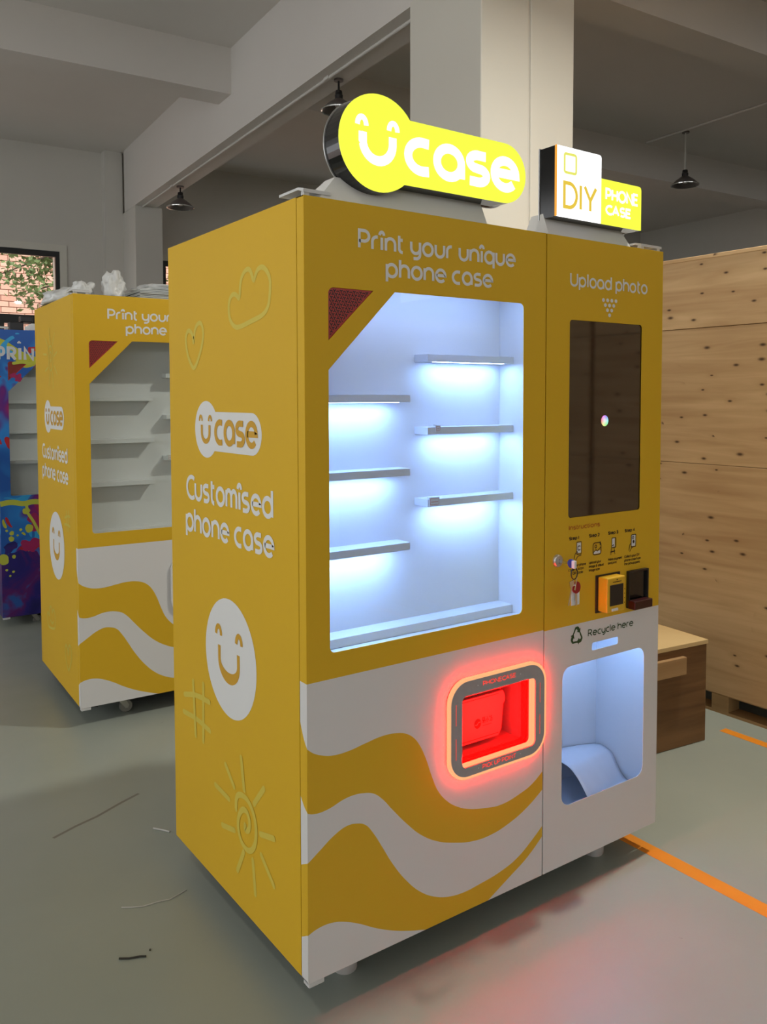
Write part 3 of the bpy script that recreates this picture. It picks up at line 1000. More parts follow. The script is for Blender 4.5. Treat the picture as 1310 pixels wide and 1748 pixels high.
    obj('window_glass', mb, M['glass'], root)
    # red vent in the corner
    mb = MB(); mb.prism([(.055, 1.60), (.055, 1.756), (.215, 1.756)], FRONT, .0040, .010)
    gr = obj('vent_grille', mb, M['red_grille'], root)
    mb = MB()
    p = .0092
    def intri(u, v):
        return u > .067 and v < 1.744 and (v-1.622) > (u-.065)*.969+.004
    for j in range(-2, 22):
        for i in range(-2, 22):
            u = .066+i*p*1.0+(j % 2)*p*.5
            v = 1.612+j*p*.866
            if (i+2*(j % 3)) % 1 == 0 and intri(u, v):
                a0 = 90 if (i+j//2+(j % 2)) % 2 else 30
                for a in (a0, a0+120, a0+240):
                    e = (u+p*.50*math.cos(math.radians(a)), v+p*.50*math.sin(math.radians(a)))
                    if intri(*e):
                        strip(mb, [(u, v), e], .0011, FRONT, .0037)
    g2 = obj('vent_slots', mb, M['dark'], gr)
    g2['kind'] = 'stuff'
    # front lettering
    if kind != 'splash':
        text(MB(), 'Print your unique', .148, .667, 1.8425, .0375, .0078, FRONT, -.0006, per=(door, M['letter']))
        text(MB(), 'phone case', .229, .584, 1.7805, .0375, .0078, FRONT, -.0006, per=(door, M['letter']))
    else:
        for ch, a, c_ in (('P', .004, .052), ('R', .060, .120), ('I', .130, .148), ('N', .160, .226), ('T', .236, .292)):
            mb = MB()
            text(mb, ch, a, c_, 1.750, .0720, .0185, FRONT, -.0012)
            if ch == 'I':
                strip(mb, [(.126, 1.864), (.1355, 1.874), (.145, 1.864)], .005, FRONT, -.0012)
            obj('letter', mb, M['letter_grey'], door)
        rnd = random.Random(5)
        mb = MB()
        for (u, v, r) in ((.012, .47, .034), (.075, .483, .012), (.065, .637, .014), (.035, .655, .008), (.12, .655, .009), (.171, .660, .026), (.062, .60, .017), (.10, .62, .007), (.03, .40, .008), (.07, .385, .008), (.05, .36, .007)):
            mb = MB(); mb.poly([FRONT(a, c_, -.0007) for a, c_ in blob_outline(rnd, u, v, r, 20, .12)])
            obj('paint_splash', mb, M['splash_lime'], door)
        mb = MB()
        strip(mb, chaikin([(.0, .83), (.07, .842), (.14, .82), (.20, .838), (.30, .815), (.40, .84)]), .017, FRONT, -.0008)
        strip(mb, [(.155, .83), (.165, .76), (.20, .70), (.235, .62)], .009, FRONT, -.0009, True)
        obj('paint_splash', mb, M['splash_lime'], door)
        mb = MB()
        mb.poly([FRONT(a, c_, -.0010) for a, c_ in blob_outline(rnd, .155, .775, .022, 20, .2)])
        obj('paint_splash', mb, M['splash_lime'], door)
        mb = MB()
        mb.poly([FRONT(a, c_, -.0009) for a, c_ in blob_outline(rnd, .11, 1.70, .05, 24, .4) if not (c_ < 1.753 and a > .0)] or [FRONT(.0, 1.76, -.0007), FRONT(.01, 1.76, -.0007), FRONT(.0, 1.77, -.0007)])
        obj('paint_splash', mb, M['splash_lime'], door)
        mb = MB()
        strip(mb, chaikin([(.10, 1.735), (.16, 1.748), (.205, 1.728), (.30, 1.79)]), .010, FRONT, -.0009, True)
        obj('paint_splash', mb, M['splash_lime'], door)
        mb = MB()
        for (u, v, r) in ((.13, 1.64, .022), (.21, .70, .05), (.25, .80, .045), (.10, 1.655, .02), (.18, .55, .05)):
            mb = MB(); mb.poly([FRONT(a, c_, -.0005) for a, c_ in blob_outline(rnd, u, v, r, 22, .5)])
            obj('paint_splash', mb, M['splash_pink'], door)
    # pick-up point
    oz0, oz1, ox0, ox1 = .472, .731, .428, .776
    pl = link('pickup_plate', plate_mesh('pickup_plate', rrect(ox0, ox1, oz0, oz1, .058, 10), [PICK_IN], -.016, -.013, M['pick_plate'] if lit else M['shelf']), root)
    ring = link('light_ring', plate_mesh('light_ring', rrect(ox0-.008, ox1+.008, oz0-.008, oz1+.008, .065, 10), [rrect(ox0+.004, ox1-.004, oz0+.004, oz1-.004, .054, 10)], -.0150, -.0060, M['e_red'] if lit else M['letter']), pl)
    link('inner_ring', plate_mesh('inner_ring', rrect(.460, .746, .491, .698, .018, 6), [rrect(.4665, .7395, .4975, .6915, .0135, 6)], -.0130, .010, M['e_red'] if lit else M['letter']), pl)
    if lit:
        link('halo_strip', plate_mesh('halo_strip', rrect(ox0-.0045, ox1+.0045, oz0-.0045, oz1+.0045, .0615, 10), [rrect(ox0+.004, ox1-.004, oz0+.004, oz1-.004, .054, 10)], -.0058, -.0004, M['e_halo']), pl)
        link('chute_strip', plate_mesh('chute_strip', rrect(.455, .757, .488, .701, .018, 6), [rrect(.460, .748, .492, .697, .0135, 6)], .034, .050, M['e_halo']), pl)
    mb = MB()
    d = -.0166
    text(mb, 'PHONECASE', .538, .662, .7085, .0102, .0024, FRONT, d)
    text(mb, 'PICK UP POINT', .538, .664, .4795, .0102, .0024, FRONT, d)
    for a, c_, e in ((.444, .676, .619), (.444, .584, .526), (.757, .674, .616), (.757, .582, .525)):
        strip(mb, [(a, c_), (a, e)], .0009, FRONT, d)
    obj('lettering', mb, M['e_redtext'] if lit else M['ink'], pl)['kind'] = 'stuff'
    mb = MB()
    for a, c_ in ((.520, .714), (.679, .714), (.523, .486), (.681, .486)):
        disc(mb, a, c_, .0016, .0016, FRONT, d, 10)
    obj('screws', mb, M['letter'], pl)['kind'] = 'stuff'
    mb = MB()
    X0, X1, Z0, Z1, YB, YD = .448, .762, .482, .708, .150, .0028
    mb.box(X0, X1, YB, YB+.004, Z0, Z1)
    mb.box(X0-.004, X0, YD, YB, Z0, Z1)
    mb.box(X1, X1+.004, YD, YB, Z0, Z1)
    mb.box(X0, X1, YD, YB, Z1, Z1+.004)
    mb.box(X0, X1, YD, YB, Z0-.004, Z0)
    chute = obj('pickup_chute', mb, M['pick_inner'], root)
    if lit:
        # printer tray seen inside the chute
        mb = MB()
        mb.prism([(.458, .498), (.700, .498), (.712, .515), (.720, .588), (.726, .596), (.726, .612), (.718, .628), (.458, .628)], FRONT, .095, .145)
        mb.box(.456, .735, .088, .146, .640, .646)
        tr = obj('tray_box', mb, M['pick_inner'], chute)
        mb = MB()
        strip(mb, [(.458, .506), (.700, .506)], .001, FRONT, .0945)
        strip(mb, [(.458, .622), (.700, .622)], .0008, FRONT, .0945)
        disc(mb, .619, .550, .013, .0145, FRONT, .0944)
        # small shop characters
        for (ox, st) in ((.638, [[(0, .010), (.008, .010), (.008, .018), (0, .018), (0, .010)], [(0, .014), (.008, .014)], [(-.001, .008), (.010, .008), (.008, 0)], [(.003, .008), (0, .002)], [(.006, .007), (.003, .001)]]),
                         (.651, [[(.005, .018), (.005, .001), (.003, .002)], [(.002, .012), (0, .005)], [(.008, .012), (.010, .005)]]),
                         (.664, [[(.002, .018), (.002, .015)], [(0, .014), (.005, .014)], [(0, .003), (.005, .004)], [(.0075, .018), (.0075, .010)], [(.0075, .015), (.011, .015)], [(.006, .010), (.011, .010), (.011, .002), (.006, .002), (.006, .010)]])):
            for q in st:
                strip(mb, [(ox+u, .546+v) for u, v in q], .0009, FRONT, .0944)
        for k in range(7):
            strip(mb, [(.639+k*.005, .540), (.642+k*.005, .540)], .0012, FRONT, .0944)
        lg = obj('tray_logo', mb, M['tray_ink'], tr)
        lg['kind'] = 'stuff'
        mb = MB()
        strip(mb, [(.609, .548), (.616, .546), (.622, .553), (.630, .553)], .0014, FRONT, .0940)
        obj('tray_logo_swoosh', mb, M['pick_inner'], tr)
    # recycling bin
    X0, X1, Z0, Z1, YB, YD = .845, 1.287, .200, .760, .228, .0028
    mb = MB()
    mb.box(X0, X1, YB, YB+.004, Z0, Z1)
    mb.box(X0-.004, X0, YD, YB, Z0, Z1)
    mb.box(X1, X1+.004, YD, YB, Z0, Z1)
    mb.box(X0, X1, YD, YB, Z1, Z1+.004)
    mb.box(X0, X1, YD, YB, Z0-.004, Z0)
    binn = obj('recycling_bin', mb, M['bin_inner'], root)
    mb = MB(); mb.box(X0+.03, X1-.03, .060, .085, Z1-.008, Z1-.001)
    obj('bin_light', mb, M['e_bin'] if lit else M['led_off'], binn)
    # touch screen
    mb = MB(); mb.box(.875, 1.228, .0035, .020, 1.121, 1.725)
    scr = obj('touch_screen', mb, M['screen'], root)
    if lit:
        mb = MB(); disc(mb, 1.0475, 1.4165, .0165, .0165, FRONT, .0030, 28)
        obj('screen_icon', mb, M['icon'], scr)
    # right door print
    if kind != 'splash':
        text(MB(), 'Upload photo', .885, 1.239, 1.809, .0315, .0062, FRONT, -.0006, per=(door2, M['letter']))
    for row, cnt in enumerate((4, 3, 2, 1)):
        for k in range(cnt):
            mb = MB(); disc(mb, 1.0595+(k-(cnt-1)/2)*.0190, 1.7790-row*.0147, .0064, .0056, FRONT, -.0006, 14)
            obj('printed_dot', mb, M['letter'], door2)
    text(MB(), 'Instructions', .888, 1.026, 1.0965, .0116, .0030, FRONT, -.0006, False, per=(door2, M['amber']))
    mb = MB()
    D_ = -.0006
    for s_, a, c_ in (('Step 1', .890, .934), ('Step 2', .977, 1.025), ('Step 3', 1.064, 1.112), ('Step 4', 1.142, 1.192)):
        text(mb, s_, a, c_, 1.0665, .0086, .0026, FRONT, D_)
    rows = [[('your phone', .912, .965), ('code & scan', .888, .955), ('QR Code', .906, .952)],
            [('Upload your', .978, 1.034), ('image & adjust', .978, 1.046), ('image size', .978, 1.027)],
            [('Make payment', 1.065, 1.132), ('and print', 1.065, 1.106)],
            [('Collect your DIY', 1.142, 1.217), ('phone case from', 1.142, 1.222), ('the pickup point', 1.142, 1.218)]]
    for col in rows:
        for k, (s_, a, c_) in enumerate(col):
            text(mb, s_, a, c_, .9858-.0115*k, .0066, .0016, FRONT, D_, False)
    # step icons: phone in hand, picture, card, finished case
    def phone(cx, cz, w, h):
        q = rrect(cx-w, cx+w, cz-h, cz+h, .003, 3)
        strip(mb, q+[q[0]], .0012, FRONT, D_)
    phone(.934, 1.040, .0105, .0185)
    strip(mb, rrect(.929, .939, 1.034, 1.046, .002, 2), .0013, FRONT, D_)
    strip(mb, [(.912, 1.008), (.917, 1.024), (.926, 1.030), (.930, 1.022), (.940, 1.021)], .0012, FRONT, D_)
    strip(mb, [(.918, 1.004), (.929, 1.016), (.944, 1.018)], .0012, FRONT, D_)
    q = rrect(.996, 1.032, 1.012, 1.048, .008, 4)
    strip(mb, q+[q[0]], .0015, FRONT, D_)
    strip(mb, A(1.008, 1.037, .0045, .0045, 0, 360, 14), .0012, FRONT, D_)
    strip(mb, [(.997, 1.019), (1.009, 1.027), (1.015, 1.022), (1.032, 1.034)], .0013, FRONT, D_)
    strip(mb, [(1.028, 1.050), (1.028, 1.040)], .0022, FRONT, D_)
    phone(1.092, 1.040, .0095, .015)
    strip(mb, [(1.0975, 1.054), (1.0975, 1.026)], .0009, FRONT, D_)
    strip(mb, [(1.078, 1.003), (1.079, 1.013), (1.083, 1.030), (1.090, 1.034), (1.092, 1.028), (1.095, 1.012), (1.097, 1.004)], .0012, FRONT, D_)
    strip(mb, [(1.076, 1.012), (1.098, 1.014)], .0018, FRONT, D_)
    phone(1.186, 1.037, .0115, .019)
    disc(mb, 1.186, 1.034, .0045, .0055, FRONT, D_, 16)
    strip(mb, A(1.183, 1.047, .004, .004, 0, 360, 10), .0011, FRONT, D_)
    strip(mb, [(1.164, 1.008), (1.168, 1.026), (1.175, 1.030)], .0012, FRONT, D_)
    strip(mb, [(1.168, 1.004), (1.178, 1.016), (1.190, 1.018)], .0012, FRONT, D_)
    obj('instruction_print', mb, M['ink'], door2)['kind'] = 'stuff'
    mb = MB()
    for rct in ((.9255, .9425, 1.0250, 1.0560), (1.0000, 1.0300, 1.0145, 1.0230), (1.0840, 1.0960, 1.0265, 1.0535), (1.1770, 1.1955, 1.0200, 1.0545)):
        mb.poly([FRONT(a, c_, -.0003) for a, c_ in rrect(*rct, .002, 3)])
    obj('icon_fill', mb, M['letter'], door2)['kind'] = 'stuff'
    text(MB(), 'Recycle here', .977, 1.189, .7650, .0170, .0033, FRONT, D_, per=(door2, M['green']))
    for k in range(3):   # three chasing arrows
        a0 = math.radians(90-120*k)
        ca, sa = math.cos(a0-PI/2), math.sin(a0-PI/2)
        def R_(pts):
            return [FRONT(.9275+.92*(u*ca-v*sa), .7755+(u*sa+v*ca), D_) for u, v in pts]
        mb = MB()
        mb.poly(R_([(-.0215, .0030), (-.0120, .0085), (-.0048, .0205), (-.0040, .0290), (-.0080, .0270)]))
        mb.poly(R_([(-.0048, .0205), (.0000, .0215), (.0050, .0290), (-.0040, .0290)]))
        mb.poly(R_([(.0000, .0215), (.0040, .0150), (-.0002, .0125), (.0150, .0085), (.0180, .0225), (.0140, .0202), (.0085, .0270), (.0050, .0290)]))
        obj('recycle_arrow', mb, M['green'], door2)
    # card reader
    mb = MB()
    mb.bbox(1.008, 1.120, -.004, 0, .832, .948, .0015)
    rd = obj('card_reader', mb, M['black'], root)
    mb = MB()
    mb.bbox(1.016, 1.100, -.040, -.0035, .838, .944, .004)
    bd = obj('reader_body', mb, M['reader'], rd)
    mb = MB(); mb.bbox(1.028, 1.089, -.0415, -.0395, .858, .922, .0008)
    obj('reader_window', mb, M['black'], rd)
    mb = MB()
    for k in range(4):
        disc(mb, 1.095, .904-.014*k, .0016, .0016, FRONT, -.0404, 8)
    strip(mb, [(1.040, .930), (1.080, .930)], .0012, FRONT, -.0404)
    disc(mb, 1.060, .9365, .003, .002, FRONT, -.0404, 10)
    obj('reader_print', mb, M['ink'], rd)['kind'] = 'stuff'
    mb = MB(); mb.bbox(1.036, 1.064, -.043, -.0395, .842, .850, .001)
    obj('reader_light', mb, M['letter'], rd)
    # code scanner
    me = plate_mesh('code_scanner', rrect(1.154, 1.252, .826, .944, .003, 2), [rrect(1.160, 1.246, .850, .938, .002, 2)], -.010, 0, M['black'])
    sc = link('code_scanner', me, root)
    mb = MB(); mb.box(1.160, 1.246, -.002, -.0002, .850, .938)
    obj('scanner_glass', mb, M['sign_side'], sc)
    mb = MB(); mb.bbox(1.152, 1.240, -.036, -.009, .826, .853, .003)
    obj('scanner_chin', mb, M['red_dark'], sc)
    # lock with the key in it
    mb = MB()
    n = 24
    prof = [(.0185, -.0005), (.0185, -.005), (.016, -.009), (.010, -.0105), (.0001, -.0105)]
    mb.add([(.840+r*math.cos(2*PI*k/n), y, 1.013+r*math.sin(2*PI*k/n)) for r, y in prof for k in range(n)],
           [(i*n+k, i*n+(k+1) % n, (i+1)*n+(k+1) % n, (i+1)*n+k) for i in range(len(prof)-1) for k in range(n)])
    lk = obj('door_lock', mb, M['alu'], root, True)
    mb = MB(); mb.box(.8390, .8410, -.0112, -.0105, 1.006, 1.020)
    obj('keyhole', mb, M['dark'], lk)
    # feet / casters
    if lit:
        for x, y in ((.172, .110), (1.135, .104), (.172, .74), (1.135, .74)):
            mb = MB()
            mb.lathe([(.0005, .000), (.030, .000), (.033, .004), (.033, .026), (.027, .036), (.010, .042), (.010, .092), (.0005, .092)], x, y, 28)
            obj('levelling_foot', mb, M['rubber_grey'], root, True)
    else:
        for x, y in ((.20, .10), (1.12, .10), (.20, .74), (1.12, .74)):
            make_caster(root, x, y)
    return root
M['rubber_grey'] = plain('foot_grey', (0.46, 0.44, 0.42), 0.5)

front_machine = make_machine('lit', 'large lit yellow and white phone case vending machine in the foreground', (0, 0, 0), 0)
second_machine = make_machine('plain', 'unlit yellow and white vending machine with plastic bags on top', (.0595, 2.1335, 0), -.0349)
third_machine = make_machine('splash', 'vending machine in multicoloured paint splash print at far left edge', (.111, 4.106, -.02), -.0349)

# ------------------------------------------------------------------ illuminated signs (parts of the front machine)
def sign_base(name, x0, x1, xa, xb, root):
    """white hipped bracket under a sign"""
    mb = MB()
    z0, z1 = 1.9505, 2.012
    lo = [(x0, .004, z0), (x1, .004, z0), (x1, .105, z0), (x0, .105, z0)]
    hi = [(xa, .032, z1), (xb, .032, z1), (xb, .078, z1), (xa, .078, z1)]
    mb.add(lo+hi, [(3, 2, 1, 0), (4, 5, 6, 7), (0, 1, 5, 4), (1, 2, 6, 5), (2, 3, 7, 6), (3, 0, 4, 7)])
    return obj(name, mb, M['base_plate'], root)

def make_signs(root):
    YF, YB = -.020, .044
    s = sign_base('brand_sign', .045, .566, .105, .566, root)
    out = logo_outline(.199, 2.094, .1145, .684, 2.0075, 2.164, 1)
    mb = MB(); mb.prism(out, FRONT, YF+.004, YB)
    obj('sign_box', mb, M['sign_side'], s)
    out2 = logo_outline(.199, 2.094, .1175, .687, 2.0045, 2.167, 1)
    mb = MB(); mb.prism(out2, FRONT, YB, YB+.004)
    obj('back_rim', mb, M['alu'], s)
    mb = MB(); mb.prism(out, FRONT, YF, YF+.004)
    obj('lit_face', mb, M['e_yellow'], s)
    mb = MB()
    d = YF-.0008
    strip(mb, [(.149, 2.113), (.149, 2.090)]+[(.1925+.0435*math.cos(a), 2.094-.043*math.sin(a)) for a in [PI-PI*k/16 for k in range(17)]]+[(.236, 2.113)], .0115, FRONT, d)
    for cu in (.147, .238):
        strip(mb, [(cu+.0125*math.cos(a), 2.128+.019*math.sin(a)) for a in [PI*k/12 for k in range(13)]], .0066, FRONT, d)
    obj('lit_smile', mb, M['e_white'], s)
    text(MB(), 'case', .271, .659, 2.0345, .0945, .0245, FRONT, d, per=(s, M['e_white']))
    # second sign
    s = sign_base('small_sign', .800, 1.160, .806, 1.135, root)
    o1 = [(.806, 1.998), (.9935, 1.998), (.9935, 2.187), (.992, 2.192), (.985, 2.195), (.806, 2.195)]
    o2 = [(.9935, 1.998), (1.178, 1.998), (1.178, 2.119), (1.175, 2.126), (1.168, 2.129), (.9935, 2.129)]
    both = [(.806, 1.998), (1.178, 1.998), (1.178, 2.119), (1.175, 2.126), (1.168, 2.129), (.9935, 2.129), (.9935, 2.187), (.992, 2.192), (.985, 2.195), (.806, 2.195)]
    mb = MB(); mb.prism(both, FRONT, YF+.004, YB)
    obj('sign_box', mb, M['sign_side'], s)
    grow = [(.803, 1.995), (1.181, 1.995), (1.181, 2.121), (1.177, 2.129), (1.169, 2.132), (.9965, 2.132), (.9965, 2.189), (.994, 2.195), (.986, 2.198), (.803, 2.198)]
    mb = MB(); mb.prism(grow, FRONT, YB, YB+.004)
    obj('back_rim', mb, M['alu'], s)
    mb = MB(); mb.prism(o1, FRONT, YF, YF+.004)
    obj('lit_face', mb, M['e_white'], s)
    mb = MB(); mb.prism(o2, FRONT, YF, YF+.004)
    obj('lit_face', mb, M['e_yellow'], s)
    mb = MB(); mb.box(.8040, .8062, YF-.0004, YF+.006, 1.998, 2.195)
    obj('edge_strip', mb, M['e_orange'], s)
    mb = MB()
    q = rrect(.8355, .8835, 2.1235, 2.1755, .006, 4)
    strip(mb, q+[q[0]], .0038, FRONT, d)
    obj('square_mark', mb, M['e_lime'], s)
    text(MB(), 'DIY', .831, .975, 2.022, .0595, .0108, FRONT, d, per=(s, M['e_gold']))
    text(MB(), 'PHONE', 1.011, 1.163, 2.068, .0290, .0072, FRONT, d, per=(s, M['e_white']))
    text(MB(), 'CASE', 1.012, 1.130, 2.026, .0240, .0068, FRONT, d, per=(s, M['e_white']))
make_signs(front_machine)

# ------------------------------------------------------------------ things on, in and around the machines
def key_bunch():
    t = thing('key_bunch', 'bunch of keys with red key hanging from the lock beside the screen', 'keys', (.840, -.0115, 1.013))
    mb = MB(); mb.box(-.0012, .0012, -.036, 0, -.004, .004)
    obj('key_blade', mb, M['chrome'], t)
    n = 20
    mb = MB()
    mb.add([(r*.95*d_ if False else d_, -.044+r*math.cos(2*PI*k/n), r*math.sin(2*PI*k/n)) for r, d_ in ((.0005, -.004), (.010, -.004), (.013, -.002), (.013, .002), (.010, .004), (.0005, .004)) for k in range(n)],
           [(i*n+k, i*n+(k+1) % n, (i+1)*n+(k+1) % n, (i+1)*n+k) for i in range(5) for k in range(n)])
    obj('key_head', mb, M['blue'], t, True)
    mb = MB(); mb.bbox(-.005, .005, -.060, -.048, -.012, .010, .002)
    obj('key_cap', mb, M['letter'], t)
    mb = MB()
    mb.tube([(.006+.013*math.cos(a), -.050, -.028+.017*math.sin(a)) for a in [2*PI*k/24 for k in range(25)]], .0016, 8, False)
    obj('split_ring', mb, M['black'], t, True)
    mb = MB()
    mb.prism([(.010+.0165*math.cos(2*PI*k/24), -.068+.0175*math.sin(2*PI*k/24)) for k in range(24)], FRONT, -.056, -.052)
    rk = obj('red_key', mb, M['red_key'], t)
    mb = MB()
    mb.prism([(.004, -.083), (.012, -.083), (.014, -.118), (.010, -.122), (.006, -.118), (.0075, -.108), (.005, -.104)], FRONT, -.0549, -.0529)
    obj('red_key_blade', mb, M['chrome'], rk)
    mb = MB(); mb.bbox(-.006, .028, -.0505, -.0490, -.120, -.062, .0005)
    obj('paper_tag', mb, M['letter'], t)
    mb = MB(); mb.prism([(-.022, -.048), (-.004, -.044), (-.002, -.060), (-.018, -.066)], FRONT, -.058, -.055)
    sk = obj('steel_key', mb, M['chrome'], t)
    mb = MB(); mb.prism([(-.014, -.062), (-.009, -.062), (-.022, -.116), (-.027, -.114)], FRONT, -.0575, -.0555)
    obj('steel_key_blade', mb, M['chrome'], sk)
    mb = MB(); mb.prism([(.004, -.040), (.008, -.038), (.000, -.075), (-.004, -.072)], FRONT, -.0600, -.0582)
    obj('steel_key', mb, M['chrome'], t)
key_bunch()

# curled sheet inside the bin
LE = [(1.0, .215, .322), (1.0, .165, .329), (1.0, .117, .327), (1.0, .083, .320), (1.0, .047, .293), (1.0, .016, .257), (1.0, .006, .236)]
RE = [(1.284, .225, .284), (1.284, .210, .287), (1.284, .195, .288), (1.284, .157, .277), (1.284, .124, .234), (1.284, .095, .207), (1.284, .050, .2020)]
def smooth_line(P, n):
    out = []
    for k in range(n+1):
        t_ = k/n*(len(P)-1)
        i_ = min(int(t_), len(P)-2)
        f_ = t_-i_
        p0, p1, p2, p3 = [Vector(P[max(0, min(len(P)-1, q))]) for q in (i_-1, i_, i_+1, i_+2)]
        out.append(.5*((2*p1)+(p2-p0)*f_+(2*p0-5*p1+4*p2-p3)*f_*f_+(3*p1-p0-3*p2+p3)*f_**3))
    return out
mb = MB()
nx, ny = 12, 24
La, Ra = smooth_line(LE, ny), smooth_line(RE, ny)
pts = []
for i in range(nx+1):
    a = i/nx
    for j in range(ny+1):
        p = La[j].lerp(Ra[j], a)
        pts.append((p.x, p.y, max(.2020, p.z+.006*math.sin(PI*a)*(1-j/ny))))
fs = [(i*(ny+1)+j, (i+1)*(ny+1)+j, (i+1)*(ny+1)+j+1, i*(ny+1)+j+1) for i in range(nx) for j in range(ny)]
mb.add(pts, fs)
sheet = obj('curled_sheet', mb, M['sheet_paper'], None, True)
sm = sheet.modifiers.new('thickness', 'SOLIDIFY'); sm.thickness = .0015
tag(sheet, 'curled white sheet lying inside the lit recycling bin', 'sheet')

# ------------------------------------------------------------------ plastic bags and sheets on the second machine
def crumple(name, label, cx, cy, cz, rx, ry, rz, seed, top_flat=False, group=None, rotz=-.0349):
    bm = bmesh.new()
    bmesh.ops.create_icosphere(bm, subdivisions=4, radius=1)
    for v in bm.verts:
        p = v.co.copy()
        q = p*1.7+Vector((seed, seed*2.1, 0))
        n1 = noise.noise(q)
        n2 = abs(noise.noise(q*2.3+Vector((4, 1, 7))))
        n3 = abs(noise.noise(q*5.0))
        k = 1+.35*n1-.32*n2-.14*n3
        v.co = Vector((p.x*rx*k, p.y*ry*k, max(p.z, -.35)*rz*(1+.5*n1-.4*n2)))
    zmin = min(v.co.z for v in bm.verts)
    for v in bm.verts:
        v.co.z -= zmin
    me = bpy.data.meshes.new(name)
    bm.to_mesh(me); bm.free()
    me.materials.append(M['bagfilm'])
    me.polygons.foreach_set('use_smooth', [True]*len(me.polygons))
    o = link(name, me, None, (cx, cy, cz), rotz)
    return tag(o, label, 'plastic bag', group)
def on2(x, y):
    c, s = math.cos(-.0349), math.sin(-.0349)
    return (.0595+c*x-s*y, 2.1335+s*x+c*y)
a = on2(.115, .60); crumple('plastic_bag', 'crumpled clear plastic bag at the back left corner of the unlit yellow machine', a[0], a[1], 1.953, .13, .20, .062, 1.3)
a = on2(.095, .22); crumple('plastic_bag', 'crumpled white plastic bag at the front left corner on the unlit yellow machine', a[0], a[1], 1.960, .052, .11, .058, 4.1)
a = on2(.218, .14); crumple('plastic_bag', 'tall bunched white plastic bag with upright folds on the unlit yellow machine', a[0], a[1], 1.953, .055, .07, .090, 7.7)
st = thing('sheet_stack', 'stack of clear sheets under a bag on the unlit yellow machine', 'sheets', on2(.305, .03)+(1.9515,), -.0349)
for k in range(6):
    mb = MB(); mb.box(.004*(k % 2), .62, .003*(k % 3), .30, .0075*k, .0075*k+.0055)
    obj('clear_sheet', mb, M['clear_stack'], st)
a = on2(.62, .19); crumple('plastic_bag', 'long flat white plastic bag lying over the stack of clear sheets', a[0], a[1], 1.9970, .31, .13, .030, 2.6)

# foam block and black device on the splash machine
def on3(x, y):
    c, s = math.cos(-.0349), math.sin(-.0349)
    return (.111+c*x-s*y, 4.106+s*x+c*y)
t = thing('foam_block', 'white foam block on top of the paint splash machine', 'foam', on3(.20, .02)+(1.9310,), -.0349)
mb = MB(); mb.bbox(0, .20, 0, .15, 0, .035, .006)
mb.bbox(.02, .15, .03, .12, .0351, .048, .004)
obj('foam', mb, M['foam'], t)
t = thing('camera_module', 'black camera module on the roof of the paint splash machine', 'device', on3(.13, .30)+(1.9310,), -.0349)
mb = MB(); mb.bbox(0, .09, 0, .08, 0, .075, .005)
obj('housing', mb, M['black'], t)
mb = MB(); mb.bbox(.07, .15, .005, .075, .0755, .118, .006)
obj('cap', mb, M['black'], t)

# ------------------------------------------------------------------ plywood crates on pallets
def crate(label, y0, y1, zt, widths, seed):
    t = thing('plywood_crate', label, 'crate', (2.56, y0, 0), 0, None)
    Ln = y1-y0
    D = 1.9
    # frame core (dark inside of the pallet gap stays open)
    mb = MB(); mb.box(.018, D, .004, Ln-.004, .115, zt-.02)
    obj('crate_core', mb, PLY[0], t)
    z = .092
    for k, h in enumerate(widths):
        mb = MB()
        mb.bbox(.0008*(k % 2), .018, 0.0, Ln, z+.0015, min(z+h, zt)-.0015, .0012)
        o = obj('plywood_panel', mb, PLY[(k+seed) % 3], t)
        z += h
    mb = MB(); mb.bbox(-.004, D+.004, -.004, Ln+.004, zt-.018, zt, .002)
    obj('crate_lid', mb, PLY[(seed+1) % 3], t)
    # pallet
    mb = MB(); mb.box(.004, D, 0, Ln, .088, .1145)
    obj('pallet_deck', mb, M['block_end'], t)
    n = max(3, int(round(Ln/.45))+1)
    for xx in (.003, .9, D-.10):
        for k in range(n):
            yy = min(.10+k*(Ln-.20)/(n-1)-.045, Ln-.09)
            mb = MB(); mb.bbox(xx, xx+.09, yy, yy+.088, .014, .088, .002)
            obj('pallet_block', mb, M['block_end'], t)
        mb = MB(); mb.box(xx, xx+.09, 0, Ln, 0, .0138)
        obj('pallet_runner', mb, M['batten'], t)
    return t
crate('tall pale knotty plywood crate on a pallet, right of the lit machine', -1.335, 2.02, 2.155, (1.078, .645, .34), 0)
crate('pale plywood crate reflected in the dark touch screen', -3.9, -1.365, 2.155, (1.078, .645, .34), 1)

# small brown box with pale lid
t = thing('wooden_box', 'small brown plywood box with pale lid beside the tall crate', 'box', (1.80, .472, 0), -.115)
mb = MB(); mb.bbox(0, .432, .006, .36, 0, .425, .002)
obj('box_body', mb, M['ply_brown'], t)
mb = MB(); mb.bbox(0, .432, 0, .0055, .002, .424, .001)
obj('front_panel', mb, M['ply_brown'], t)
mb = MB(); mb.bbox(-.004, .438, -.004, .364, .4255, .444, .002)
obj('box_lid', mb, M['ply_lid'], t)
mb = MB(); mb.bbox(.0, .287, -.022, -.0005, .320, .394, .002)
obj('batten', mb, M['batten'], t)

